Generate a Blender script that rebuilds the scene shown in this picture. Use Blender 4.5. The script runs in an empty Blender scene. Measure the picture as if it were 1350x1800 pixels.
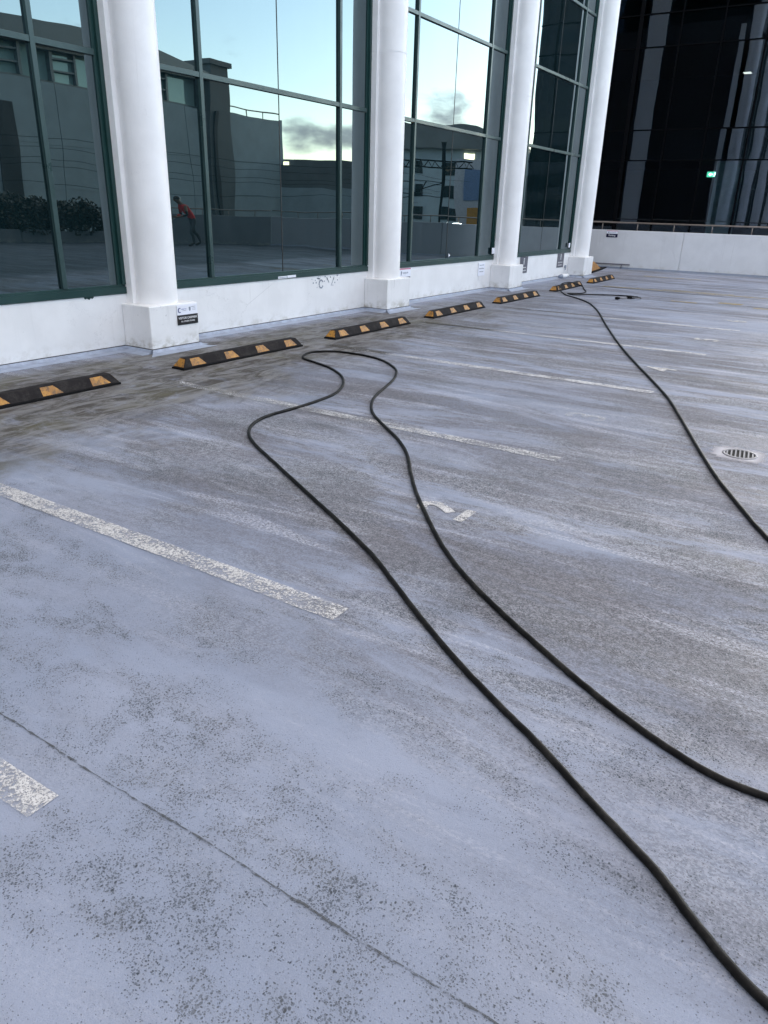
import bpy, bmesh, math, random
from mathutils import Vector, Matrix
random.seed(7)
R = math.radians
scene = bpy.context.scene
COL = scene.collection

# ---------------------------------------------------------------- camera
cam_d = bpy.data.cameras.new("camera"); cam = bpy.data.objects.new("camera", cam_d); COL.objects.link(cam)
cam_d.sensor_fit = 'HORIZONTAL'; cam_d.sensor_width = 36.0; cam_d.lens = 36.0*1287.27/1350.0
cam_d.clip_start = 0.05; cam_d.clip_end = 3000
yaw, pitch, roll = 1.0086, 0.3934, 0.0288
f = Vector((math.sin(yaw)*math.cos(pitch), math.cos(yaw)*math.cos(pitch), -math.sin(pitch)))
r0 = Vector((math.cos(yaw), -math.sin(yaw), 0)); u0 = r0.cross(f)
r = math.cos(roll)*r0 + math.sin(roll)*u0; u = -math.sin(roll)*r0 + math.cos(roll)*u0
mw = Matrix((( r.x, u.x, -f.x, 0), (r.y, u.y, -f.y, -6.9002), (r.z, u.z, -f.z, 1.54), (0, 0, 0, 1)))
cam.matrix_world = mw
scene.camera = cam

# ---------------------------------------------------------------- world, sun, exposure
SUN_AZ, SUN_EL = -7.0, 9.0            # degrees from +X towards -Y, elevation
CLOUD = (3.0, 2.72, 2.5, 1)
world = bpy.data.worlds.new("World"); scene.world = world; world.use_nodes = True
wt = world.node_tree; wn = wt.nodes; wl = wt.links; wn.clear()
def wnode(t, **k):
    n = wn.new(t)
    for a, b in k.items(): setattr(n, a, b)
    return n
wout = wnode('ShaderNodeOutputWorld'); wbg = wnode('ShaderNodeBackground'); wbg.inputs[1].default_value = 0.15
sky = wnode('ShaderNodeTexSky', sky_type='NISHITA', sun_disc=False)
sky.sun_elevation = R(SUN_EL); sky.sun_rotation = R(90+SUN_AZ); sky.dust_density = 0.22; sky.ozone_density = 1.0; sky.air_density = 1.0
tc = wnode('ShaderNodeTexCoord'); sep = wnode('ShaderNodeSeparateXYZ'); wl.new(tc.outputs['Generated'], sep.inputs[0])
mapc = wnode('ShaderNodeMapping'); mapc.inputs['Scale'].default_value = (1, 1, 2.6); mapc.inputs['Location'].default_value = (0.35, 1.10, 0.0)
wl.new(tc.outputs['Generated'], mapc.inputs[0])
nz = wnode('ShaderNodeTexNoise'); nz.inputs['Scale'].default_value = 9; nz.inputs['Detail'].default_value = 9; nz.inputs['Roughness'].default_value = .55
wl.new(mapc.outputs[0], nz.inputs['Vector'])
# more cloud overhead; near the horizon only two small banks
thr = wnode('ShaderNodeMapRange'); thr.inputs['From Min'].default_value = 0.30; thr.inputs['From Max'].default_value = 0.7
thr.inputs['To Min'].default_value = 0.0; thr.inputs['To Max'].default_value = 0.42; wl.new(sep.outputs[2], thr.inputs['Value'])
acc = thr.outputs[0]
nrm = wnode('ShaderNodeVectorMath', operation='NORMALIZE'); wl.new(tc.outputs['Generated'], nrm.inputs[0])
for (az_, el_, wid, amp) in ((37.6, 4.5, 3.6, .40), (34.6, 4.3, 2.8, .34), (28.8, 6.0, 4.0, .27), (26.0, 4.8, 3.0, .18)):
    sb_ = wnode('ShaderNodeVectorMath', operation='SUBTRACT'); wl.new(nrm.outputs[0], sb_.inputs[0])
    sb_.inputs[1].default_value = (math.cos(R(az_))*math.cos(R(el_)), -math.sin(R(az_))*math.cos(R(el_)), math.sin(R(el_)))
    ml_ = wnode('ShaderNodeVectorMath', operation='MULTIPLY'); wl.new(sb_.outputs[0], ml_.inputs[0]); ml_.inputs[1].default_value = (1, 1, 2.1)
    ln_ = wnode('ShaderNodeVectorMath', operation='LENGTH'); wl.new(ml_.outputs[0], ln_.inputs[0])
    mr_ = wnode('ShaderNodeMapRange', interpolation_type='SMOOTHSTEP'); wl.new(ln_.outputs['Value'], mr_.inputs['Value']); mr_.inputs['From Min'].default_value = 0; mr_.inputs['From Max'].default_value = R(wid)*1.3
    mr_.inputs['To Min'].default_value = amp; mr_.inputs['To Max'].default_value = 0
    ad_ = wnode('ShaderNodeMath', operation='ADD'); wl.new(acc, ad_.inputs[0]); wl.new(mr_.outputs[0], ad_.inputs[1]); acc = ad_.outputs[0]
addn = wnode('ShaderNodeMath', operation='ADD'); wl.new(nz.outputs[0], addn.inputs[0]); wl.new(acc, addn.inputs[1])
cr = wnode('ShaderNodeMapRange', interpolation_type='SMOOTHSTEP'); cr.inputs['From Min'].default_value = 0.62; cr.inputs['From Max'].default_value = 0.84
cr.inputs['To Max'].default_value = 0.85
wl.new(addn.outputs[0], cr.inputs['Value'])
cc = wnode('ShaderNodeMixRGB', blend_type='MIX'); 
cm_ = wnode('ShaderNodeMapRange', interpolation_type='SMOOTHSTEP'); cm_.inputs['From Min'].default_value = .14; cm_.inputs['From Max'].default_value = .36; wl.new(sep.outputs[2], cm_.inputs['Value'])
cx_ = wnode('ShaderNodeMixRGB', blend_type='MIX'); cx_.inputs[1].default_value = (1.15, 1.14, 1.45, 1); cx_.inputs[2].default_value = CLOUD; wl.new(cm_.outputs[0], cx_.inputs[0]); wl.new(cx_.outputs[0], cc.inputs[2])

hs = wnode('ShaderNodeHueSaturation'); hs.inputs['Saturation'].default_value = 0.8; hs.inputs['Value'].default_value = 1.4
tn = wnode('ShaderNodeMixRGB', blend_type='MULTIPLY'); tn.inputs[0].default_value = 1; tn.inputs[2].default_value = (1.03, .985, 1.04, 1)
wl.new(sky.outputs[0], tn.inputs[1]); wl.new(tn.outputs[0], hs.inputs['Color'])
wl.new(cr.outputs[0], cc.inputs[0]); wl.new(hs.outputs[0], cc.inputs[1]); wl.new(cc.outputs[0], wbg.inputs[0]); wl.new(wbg.outputs[0], wout.inputs[0])

sd = bpy.data.lights.new("sun", 'SUN'); sd.energy = 0.5; sd.angle = R(40); sd.color = (1.0, .965, .92)
sun = bpy.data.objects.new("sun", sd); COL.objects.link(sun)
sv = Vector((math.cos(R(SUN_AZ))*math.cos(R(SUN_EL)), -math.sin(R(SUN_AZ))*math.cos(R(SUN_EL)), math.sin(R(SUN_EL))))
sun.rotation_euler = sv.to_track_quat('Z', 'Y').to_euler(); sun.location = (30, -30, 30)
vs = scene.view_settings; vs.view_transform = 'Standard'; vs.look = 'None'; vs.gamma = 1; vs.use_curve_mapping = False
vs.exposure = 2.42
scene.cycles.max_bounces = 6; scene.cycles.transparent_max_bounces = 8

# ---------------------------------------------------------------- helpers
def tag(o, label=None, cat=None, group=None, kind=None):
    if label: o['label'] = label
    if cat: o['category'] = cat
    if group: o['group'] = group
    if kind: o['kind'] = kind
    return o
def empty(name, loc=(0, 0, 0), rz=0, label=None, cat=None, group=None, kind=None):
    o = bpy.data.objects.new(name, None); COL.objects.link(o); o.location = loc; o.rotation_euler = (0, 0, rz); o.empty_display_size = .2
    return tag(o, label, cat, group, kind)
class MB:
    def __init__(s): s.v = []; s.f = []; s.m = []
    def add(s, vs_, fs, m=0):
        b = len(s.v); s.v += [tuple(x) for x in vs_]; s.f += [tuple(b+i for i in q) for q in fs]; s.m += [m]*len(fs); return s
    def box(s, x0, x1, y0, y1, z0, z1, m=0):
        return s.add([(x0,y0,z0),(x1,y0,z0),(x1,y1,z0),(x0,y1,z0),(x0,y0,z1),(x1,y0,z1),(x1,y1,z1),(x0,y1,z1)],
                     [(0,3,2,1),(4,5,6,7),(0,1,5,4),(1,2,6,5),(2,3,7,6),(3,0,4,7)], m)
    def obox(s, c, ax, ay, hx, hy, z0, z1, m=0):
        ax = Vector(ax).normalized(); ay = Vector(ay).normalized(); c = Vector(c)
        q = [c-ax*hx-ay*hy, c+ax*hx-ay*hy, c+ax*hx+ay*hy, c-ax*hx+ay*hy]
        return s.add([(p.x,p.y,z0) for p in q]+[(p.x,p.y,z1) for p in q], [(0,3,2,1),(4,5,6,7),(0,1,5,4),(1,2,6,5),(2,3,7,6),(3,0,4,7)], m)
    def prism(s, pts, z0, z1, m=0):                       # pts ccw in xy
        n = len(pts)
        return s.add([(p[0],p[1],z0) for p in pts]+[(p[0],p[1],z1) for p in pts],
                     [tuple(range(n-1,-1,-1)), tuple(range(n,2*n))]+[(i,(i+1)%n,n+(i+1)%n,n+i) for i in range(n)], m)
    def tube(s, path, rad, n=10, m=0, cap=True):
        P = [Vector(p) for p in path]; rings = []; up = Vector((0,0,1)); prev = None
        for i, p in enumerate(P):
            d = (P[min(i+1,len(P)-1)]-P[max(i-1,0)]).normalized()
            a = d.cross(up)
            if a.length < .05: a = d.cross(Vector((1,0,0)))
            a.normalize(); b = a.cross(d).normalized()
            rr = rad[i] if isinstance(rad, (list, tuple)) else rad
            rings.append([p+a*math.cos(2*math.pi*k/n)*rr+b*math.sin(2*math.pi*k/n)*rr for k in range(n)])
        vs_ = [v for rg in rings for v in rg]; fs = []
        for i in range(len(P)-1):
            for k in range(n): fs.append((i*n+k, i*n+(k+1)%n, (i+1)*n+(k+1)%n, (i+1)*n+k))
        if cap: fs += [tuple(range(n)), tuple(reversed(range((len(P)-1)*n, len(P)*n)))]
        return s.add(vs_, fs, m)
    def build(s, name, mats, parent=None, smooth=False, bevel=0, loc=None):
        me = bpy.data.meshes.new(name); me.from_pydata(s.v, [], s.f); me.update()
        mats = mats if isinstance(mats, (list, tuple)) else [mats]
        for m in mats: me.materials.append(m)
        for i, p in enumerate(me.polygons): p.material_index = s.m[i]; p.use_smooth = smooth
        bm = bmesh.new(); bm.from_mesh(me); bmesh.ops.recalc_face_normals(bm, faces=bm.faces); bm.to_mesh(me); bm.free()
        o = bpy.data.objects.new(name, me); COL.objects.link(o)
        if parent: o.parent = parent
        if loc: o.location = loc
        if bevel:
            b = o.modifiers.new('bevel', 'BEVEL'); b.width = bevel; b.segments = 2; b.limit_method = 'ANGLE'; b.angle_limit = R(40)
        return o
def struct(name, mb, mats, **k):
    o = mb.build(name, mats, **k); o['kind'] = 'structure'; return o
def copy_tree(o, parent=None):
    c = o.copy(); COL.objects.link(c); c.parent = parent
    for ch in list(o.children): copy_tree(ch, c)
    return c
def text(body, name, mat, parent, size, origin, ax, ay, extrude=.0006, bold=0.0):
    """flat lettering lying in the plane spanned by ax (reading direction) and ay (up)"""
    cu = bpy.data.curves.new(name, 'FONT'); cu.body = body; cu.size = size; cu.align_x = 'CENTER'; cu.align_y = 'CENTER'; cu.extrude = extrude; cu.offset = bold
    t = bpy.data.objects.new(name, cu); COL.objects.link(t)
    dg = bpy.context.evaluated_depsgraph_get(); me = bpy.data.meshes.new_from_object(t.evaluated_get(dg))
    bpy.data.objects.remove(t); me.name = name
    ax = Vector(ax).normalized(); ay = Vector(ay).normalized(); az = ax.cross(ay)
    me.transform(Matrix(((ax.x,ay.x,az.x,origin[0]),(ax.y,ay.y,az.y,origin[1]),(ax.z,ay.z,az.z,origin[2]),(0,0,0,1))))
    me.materials.clear(); me.materials.append(mat)
    o = bpy.data.objects.new(name, me); COL.objects.link(o)
    if parent: o.parent = parent
    return o
def spline(pts, per=6):
    P = [Vector((p[0], p[1], p[2] if len(p) > 2 else 0)) for p in pts]; out = []
    for i in range(len(P)-1):
        a = P[max(i-1,0)]; b = P[i]; c = P[i+1]; d = P[min(i+2,len(P)-1)]
        for k in range(per):
            t = k/per
            out.append(.5*((2*b)+(c-a)*t+(2*a-5*b+4*c-d)*t*t+(3*b-a-3*c+d)*t**3))
    out.append(P[-1]); return out

# ---------------------------------------------------------------- materials
class NT:
    def __init__(s, name):
        s.mat = bpy.data.materials.new(name); s.mat.use_nodes = True; s.t = s.mat.node_tree
        s.b = s.t.nodes['Principled BSDF']; s.out = s.t.nodes['Material Output']
        s.tc = s.t.nodes.new('ShaderNodeTexCoord'); s.geo = s.t.nodes.new('ShaderNodeNewGeometry')
        s.pos = s.geo.outputs['Position']
    def n(s, t, **k):
        x = s.t.nodes.new(t)
        for a, b in k.items(): setattr(x, a, b)
        return x
    def put(s, sock, v):
        if isinstance(v, bpy.types.NodeSocket): s.t.links.new(v, sock)
        elif isinstance(v, (tuple, list)) and len(v) == 3 and sock.type == 'RGBA': sock.default_value = (*v, 1)
        else: sock.default_value = v
    def math(s, op, a, b=0.0, c=None, clamp=False):
        m = s.n('ShaderNodeMath', operation=op, use_clamp=clamp); s.put(m.inputs[0], a); s.put(m.inputs[1], b)
        if c is not None: s.put(m.inputs[2], c)
        return m.outputs[0]
    def vec(s, scale, loc=(0,0,0), src=None, rot=(0,0,0)):
        m = s.n('ShaderNodeMapping'); s.put(m.inputs[0], src or s.pos); m.inputs['Scale'].default_value = scale; m.inputs['Location'].default_value = loc; m.inputs['Rotation'].default_value = rot
        return m.outputs[0]
    def noise(s, v, scale=1, detail=4, rough=.55, dist=0):
        m = s.n('ShaderNodeTexNoise'); s.put(m.inputs['Vector'], v); m.inputs['Scale'].default_value = scale
        m.inputs['Detail'].default_value = detail; m.inputs['Roughness'].default_value = rough; m.inputs['Distortion'].default_value = dist
        return m.outputs[0]
    def voro(s, v, scale):
        m = s.n('ShaderNodeTexVoronoi'); s.put(m.inputs['Vector'], v); m.inputs['Scale'].default_value = scale
        return m.outputs['Distance'], m.outputs['Color']
    def ramp(s, v, a, b, lo=0.0, hi=1.0, smooth=True):
        m = s.n('ShaderNodeMapRange', interpolation_type='SMOOTHSTEP' if smooth else 'LINEAR'); s.put(m.inputs['Value'], v)
        s.put(m.inputs['From Min'], a); s.put(m.inputs['From Max'], b); s.put(m.inputs['To Min'], lo); s.put(m.inputs['To Max'], hi)
        return m.outputs[0]
    def mix(s, fac, a, b, mode='MIX'):
        m = s.n('ShaderNodeMixRGB', blend_type=mode); s.put(m.inputs[0], fac); s.put(m.inputs[1], a); s.put(m.inputs[2], b); return m.outputs[0]
    def xyz(s, v=None):
        m = s.n('ShaderNodeSeparateXYZ'); s.put(m.inputs[0], v or s.pos); return m.outputs
    def bump(s, h, strength=.3, dist=.01):
        m = s.n('ShaderNodeBump'); s.put(m.inputs['Height'], h); m.inputs['Strength'].default_value = strength; m.inputs['Distance'].default_value = dist
        s.t.links.new(m.outputs[0], s.b.inputs['Normal']); return m.outputs[0]
    def set(s, **k):
        nm = dict(col='Base Color', rough='Roughness', metal='Metallic', ior='IOR', spec='Specular IOR Level', alpha='Alpha', emit='Emission Color', es='Emission Strength', coat='Coat Weight', cr='Coat Roughness')
        for a, v in k.items(): s.put(s.b.inputs[nm[a]], v)
        return s
def simple(name, col, rough=.6, metal=0, var=.12, scale=6, bump=0, spec=.5):
    t = NT(name); n = t.noise(t.vec((1,1,1)), scale, 6, .65)
    c = t.mix(t.ramp(n, .3, .7), tuple(x*(1-var) for x in col), tuple(min(1, x*(1+var)) for x in col))
    t.set(col=c, rough=t.ramp(n, .3, .7, max(0,rough-.08), min(1,rough+.08)), metal=metal, spec=spec)
    if bump: t.bump(t.noise(t.vec((1,1,1)), scale*12, 4), bump, .004)
    return t.mat

def pits(t, dens):
    """small pits where the coating has worn through to the aggregate; dens 0..1 socket"""
    p = t.pos
    w = t.n('ShaderNodeVectorMath', operation='ADD'); t.put(w.inputs[0], p)
    nn = t.n('ShaderNodeTexNoise'); t.put(nn.inputs['Vector'], p); nn.inputs['Scale'].default_value = 55; nn.inputs['Detail'].default_value = 1
    sc = t.n('ShaderNodeVectorMath', operation='SCALE'); t.t.links.new(nn.outputs['Color'], sc.inputs[0]); sc.inputs['Scale'].default_value = .008
    t.t.links.new(sc.outputs[0], w.inputs[1]); p2 = w.outputs[0]
    d1, c1 = t.voro(t.vec((.72,1,1), src=p2, rot=(0,0,R(25))), 125); r1 = t.xyz(c1)[0]
    d2, c2 = t.voro(t.vec((1,.8,1), (3.1,1.7,0), src=p2), 250); r2 = t.xyz(c2)[0]
    # pit radius depends on the cell's random value and the local density
    rad1 = t.math('MULTIPLY', t.ramp(t.math('SUBTRACT', dens, r1), -.02, .8, 0, .52, False), 1.0)
    m1 = t.math('MULTIPLY', t.ramp(t.math('SUBTRACT', rad1, d1), -.16, .16), t.ramp(t.xyz(c1)[1], 0, 1, .45, 1, False))
    rad2 = t.ramp(t.math('SUBTRACT', t.math('MULTIPLY', dens, 1.05), r2), 0, .6, 0, .62, False)
    m2 = t.math('MULTIPLY', t.ramp(t.math('SUBTRACT', rad2, d2), -.18, .18), t.ramp(t.xyz(c2)[1], 0, 1, .35, .9, False))
    return t.math('MAXIMUM', m1, m2)

def deck_common(t):
    x, y, z = t.xyz()
    p1 = t.noise(t.vec((1.5,.75,1), (4,2,0)), 1.0, 5, .62, .6)          # big patches, drawn out across the bays
    p2 = t.noise(t.vec((5,2.4,1)), 1.0, 5, .62, .5)
    dens = t.math('ADD', t.math('MULTIPLY', t.ramp(p1, .40, .68), .42), t.math('MULTIPLY', t.ramp(p2, .42, .70), .38))
    dens = t.math('ADD', t.math('MULTIPLY', dens, t.ramp(t.noise(t.vec((1,1,1)), 9, 3), .3, .62, .30, 1.0)), .19)
    return x, y, dens
def deck_material():
    t = NT('deck_paint'); x, y, dens = deck_common(t)
    fine = t.noise(t.vec((1,1,1)), 260, 3, .6); fine2 = t.noise(t.vec((1,1,1)), 60, 4, .6)
    base = t.mix(t.ramp(t.noise(t.vec((1,.6,1)), 1.7, 6), .35, .65), (.198,.236,.328), (.240,.275,.368))
    base = t.mix(t.ramp(fine, .3, .7, 0, .4), base, (.31,.34,.415))
    # worn, dirty areas streaked across the bays (the way cars drive in)
    s1 = t.noise(t.vec((2.1,.62,1), (0,5,0)), 1.0, 9, .68, 1.1)
    s2 = t.noise(t.vec((6.5,1.2,1), (7,0,0), rot=(0,0,R(3))), 1.0, 7, .68, .6)
    s3 = t.noise(t.vec((.45,.40,1), (1.9,3.2,0)), 1.0, 3, .5)
    near = t.ramp(t.math('ADD', x, t.math('MULTIPLY', y, -.25)), 2.2, 4.4)            # the driven part of the deck is dirtier than the near corner
    mixd = t.math('ADD', t.math('MULTIPLY', s1, .58), t.math('MULTIPLY', s2, .42))
    worn = t.math('MULTIPLY', t.ramp(t.math('ADD', mixd, t.ramp(near, 0, 1, -.01, .03)), .44, .57), t.ramp(s3, .36, .56, .32, 1))
    worn = t.math('MULTIPLY', worn, t.ramp(near, 0, 1, .22, 1))
    worn = t.math('MULTIPLY', worn, t.ramp(x, 8, 14, 1, .55))
    gr = t.ramp(t.math('ADD', t.math('MULTIPLY', t.noise(t.vec((1,.6,1)), 130, 3, .7), .6), t.math('MULTIPLY', t.noise(t.vec((1,.6,1)), 38, 4, .7), .4)), .42, .58)
    wc = t.mix(gr, (.32,.33,.375), (.046,.049,.060))
    wc = t.mix(t.ramp(t.noise(t.vec((2,1,1)), 1.3, 4), .42, .62, 0, .40), wc, (.108,.092,.104))
    col = t.mix(t.math('MULTIPLY', worn, .86), base, wc)
    band = t.ramp(t.noise(t.vec((1.25,.30,1), (11,4,0)), 1.0, 7, .64, .7), .465, .585)
    col = t.mix(t.math('MULTIPLY', t.math('MULTIPLY', band, t.ramp(near, 0, 1, .12, 1)), t.ramp(gr, 0, 1, .36, .74)), col, (.078,.074,.086))
    # pale scuffed streaks with a gritty edge
    sc = t.noise(t.vec((5.5,.6,1), (2,9,0)), 1.0, 8, .72, .7)
    scuff = t.math('MULTIPLY', t.ramp(sc, .51, .63), t.ramp(t.noise(t.vec((1,.5,1)), 110, 3, .7), .42, .60))
    scuff = t.math('MULTIPLY', scuff, t.ramp(near, 0, 1, .15, 1))
    col = t.mix(t.math('MULTIPLY', scuff, .68), col, (.47,.49,.57))
    # silt and algae by the wheel stops and wall
    edge = t.math('MULTIPLY', t.ramp(t.math('ADD', y, t.math('MULTIPLY', t.math('SUBTRACT', t.noise(t.vec((1.0,.9,1)), 1.1, 6, .65, .5), .5), 3.0)), t.ramp(x, 3, 9, -3.0, -2.4), t.ramp(x, 3, 9, -2.0, -1.5)), t.ramp(y, -.50, -.16, 1, 0))
    edge = t.math('MULTIPLY', edge, t.ramp(x, 8, 14, 1, .30))
    gn = t.noise(t.vec((.8,2.4,1)), 2.4, 8, .74, 1.4)
    dirt = t.mix(t.ramp(gn, .40, .60), (.044,.038,.032), (.170,.170,.172))
    dirt = t.mix(t.math('MULTIPLY', t.ramp(t.noise(t.vec((1,1,1)), .9, 3), .52, .66), t.ramp(gn, .35, .55, .7, .2)), dirt, (.105,.098,.050))
    col = t.mix(t.math('MULTIPLY', edge, t.ramp(t.noise(t.vec((2,1.6,1)), 3.1, 7, .72, .6), .30, .50, .45, .97)), col, dirt)
    # pits
    pd = t.math('ADD', t.math('MULTIPLY', dens, t.ramp(near, 0, 1, 1.12, .70)), t.math('MULTIPLY', worn, .30))
    pd = t.math('MULTIPLY', pd, t.ramp(edge, 0, 1, 1, .3))
    col = t.mix(t.ramp(pd, .15, .9, 0, .30), col, (.145,.160,.185))
    pm = pits(t, pd)
    pc = t.mix(t.ramp(t.noise(t.vec((1,1,1)), 3, 3), .4, .6), (.026,.034,.044), (.052,.056,.060))
    col = t.mix(t.math('MULTIPLY', pm, .92), col, pc)
    # hairline cracks
    ck = t.n('ShaderNodeTexVoronoi', feature='DISTANCE_TO_EDGE'); wv = t.noise(t.vec((1,1,1)), 2.2, 6, .7)
    vv = t.n('ShaderNodeVectorMath', operation='ADD'); t.put(vv.inputs[0], t.vec((.35,.6,1), (.2,.4,0))); t.put(vv.inputs[1], t.mix(1.0, wv, (0,0,0), 'ADD')); t.put(ck.inputs['Vector'], vv.outputs[0]); ck.inputs['Scale'].default_value = 1.0
    crk = t.math('MULTIPLY', t.ramp(ck.outputs['Distance'], 0, .008, 1, 0), t.ramp(t.noise(t.vec((1,1,1)), .8, 2), .46, .56))
    crk = t.math('MULTIPLY', crk, t.ramp(x, 6, 8))
    col = t.mix(t.math('MULTIPLY', crk, .5), col, (.08,.08,.09))
    out_ = t.ramp(t.math('ADD', y, t.math('MULTIPLY', t.noise(t.vec((.4,.6,1)), 1, 4, .6), 2.0)), -7.9, -6.9, 1, 0)  # deck colour darkened behind the camera to deepen its window reflection
    col = t.mix(t.math('MULTIPLY', out_, .80), col, (.025,.040,.058))
    t.set(col=col)
    wet = t.ramp(t.noise(t.vec((2.4,.5,1), (3,0,0)), 1.0, 5, .6), .42, .62)
    rr = t.ramp(wet, 0, 1, .80, .60); rr = t.math('ADD', rr, t.math('MULTIPLY', pm, .2))
    t.set(rough=rr, spec=.38)
    h = t.math('ADD', t.math('MULTIPLY', fine, .5), t.math('MULTIPLY', fine2, .6)); h = t.math('SUBTRACT', h, t.math('MULTIPLY', pm, .9))
    t.bump(h, .6, .004)
    return t.mat
def line_material(name, col, wear=.0, wallwear=True):
    """paint rubbed away: holes show the deck below"""
    t = NT(name); x, y, dens = deck_common(t)
    base = t.mix(t.ramp(t.noise(t.vec((1,1,1)), 14, 5), .35, .65), tuple(c*.86 for c in col), col)
    w = t.math('ADD', t.math('MULTIPLY', dens, .25), .50+wear*.3)
    pm = pits(t, w)
    big = t.ramp(t.math('ADD', t.noise(t.vec((3,1.2,1)), 2.5, 6, .7), t.noise(t.vec((1,1,1)), 80, 3, .7)), .98-wear*.45, 1.20-wear*.45)
    if wallwear:
        ww = t.math('MULTIPLY', t.ramp(y, -4.6, -2.4), t.ramp(x, 3, 4.2)); ww = t.math('MULTIPLY', ww, t.ramp(t.math('ADD', t.noise(t.vec((5,1.5,1)), 2, 5, .7), t.noise(t.vec((1,1,1)), 70, 3, .7)), .78, 1.12))
        big = t.math('MAXIMUM', big, ww)
    a = t.math('SUBTRACT', 1.0, t.math('MAXIMUM', t.math('MULTIPLY', pm, .95), t.math('MULTIPLY', big, .88)), clamp=True)
    t.set(col=base, rough=.6, alpha=a); t.bump(t.math('MULTIPLY', pm, -1.0), .4, .003)
    return t.mat
def stain_material(name, col, lo=.35, hi=.6, strength=.7, scale=3.):
    t = NT(name); n = t.noise(t.vec((2.5,1,1)), scale, 6, .65)
    uvx = t.xyz(t.tc.outputs['Generated'])
    ed = t.math('MULTIPLY', t.ramp(t.math('ABSOLUTE', t.math('SUBTRACT', uvx[0], .5)), .18, .5, 1, 0), t.ramp(t.math('ABSOLUTE', t.math('SUBTRACT', uvx[1], .5)), .25, .5, 1, 0))
    t.set(col=col, rough=.6, alpha=t.math('MULTIPLY', ed, t.ramp(n, lo, hi, 0, strength))); return t.mat

def wall_material(name, col, grime=(.42,.40,.35), base_z=0.0, amount=1.0):
    t = NT(name); x, y, z = t.xyz()
    b = t.mix(t.ramp(t.noise(t.vec((1,1,1)), 2.2, 5), .35, .65), tuple(c*.93 for c in col), col)
    streak = t.noise(t.vec((9,9,.7)), 1.0, 5, .65)
    b = t.mix(t.ramp(streak, .55, .75, 0, .30*amount), b, tuple(c*.72 for c in col))
    foot = t.math('MULTIPLY', t.ramp(z, base_z, base_z+.22, 1, 0), t.ramp(t.noise(t.vec((2,2,3)), 3, 6, .7), .42, .68, 0, .75*amount))
    b = t.mix(foot, b, grime)
    sp = t.ramp(t.noise(t.vec((1,1,1)), 24, 3, .7), .67, .72, 0, .35*amount)
    b = t.mix(sp, b, tuple(c*.6 for c in col))
    ck = t.n('ShaderNodeTexVoronoi', feature='DISTANCE_TO_EDGE'); vv = t.n('ShaderNodeVectorMath', operation='ADD'); t.put(vv.inputs[0], t.vec((.8,.8,1.1))); t.put(vv.inputs[1], t.mix(1.0, t.noise(t.vec((1,1,1)), 5, 5, .7), (0,0,0), 'ADD')); t.put(ck.inputs['Vector'], vv.outputs[0]); ck.inputs['Scale'].default_value = 1.3
    crk = t.math('MULTIPLY', t.ramp(ck.outputs['Distance'], 0, .007, 1, 0), t.ramp(t.noise(t.vec((1,1,1)), 1.7, 2), .50, .58, 0, .55*amount))
    b = t.mix(crk, b, tuple(c*.45 for c in col))
    run = t.math('MULTIPLY', t.ramp(t.noise(t.vec((26,26,.5), (3,0,0)), 1.0, 4, .6), .60, .72), t.ramp(t.noise(t.vec((1,1,1)), 1.5, 3), .45, .62, 0, .30*amount))
    b = t.mix(run, b, (.36,.35,.33))
    t.set(col=b, rough=.5); t.bump(t.math('ADD', t.noise(t.vec((1,1,1)), 5, 4), t.math('MULTIPLY', t.noise(t.vec((1,1,1)), 90, 3), .15)), .35, .012)
    return t.mat
def glass_material(name, ior, tint, wob=.6, rough=0.0, transmit=0.0, tcol=(.5,.6,.6), scale=.9, base=(.004,.011,.013)):
    t = NT(name)
    oc = t.n('ShaderNodeObjectInfo'); rv = t.math('MULTIPLY', oc.outputs['Random'], 40.0)
    v = t.n('ShaderNodeVectorMath', operation='ADD'); t.put(v.inputs[0], t.pos); cx = t.n('ShaderNodeCombineXYZ'); t.put(cx.inputs[0], rv); t.put(cx.inputs[1], rv); t.put(v.inputs[1], cx.outputs[0])
    h = t.noise(t.vec((1,1,.8), src=v.outputs[0]), scale, 1.5, .4)
    dirt = t.noise(t.vec((3,3,.6)), 2.0, 6, .7)
    col = t.mix(t.ramp(dirt, .45, .8, 0, .03), base, (.30,.34,.36))
    t.set(col=col, rough=rough, ior=ior); t.put(t.b.inputs['Specular Tint'], (*tint, 1))
    nb = t.bump(h, 1.0, .02*wob)
    if transmit:
        tr = t.n('ShaderNodeBsdfTransparent'); tr.inputs[0].default_value = (*tcol, 1)
        gl = t.n('ShaderNodeBsdfGlossy'); gl.inputs[0].default_value = (*tint, 1); gl.inputs['Roughness'].default_value = rough; t.t.links.new(nb, gl.inputs['Normal'])
        fr = t.n('ShaderNodeFresnel'); fr.inputs['IOR'].default_value = ior; t.t.links.new(nb, fr.inputs['Normal'])
        mx = t.n('ShaderNodeMixShader'); t.t.links.new(fr.outputs[0], mx.inputs[0]); t.t.links.new(tr.outputs[0], mx.inputs[1]); t.t.links.new(gl.outputs[0], mx.inputs[2])
        t.t.links.new(mx.outputs[0], t.out.inputs['Surface'])
    return t.mat
def emit(name, col, s):
    t = NT(name); t.set(col=col, emit=col, es=s); return t.mat

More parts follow.
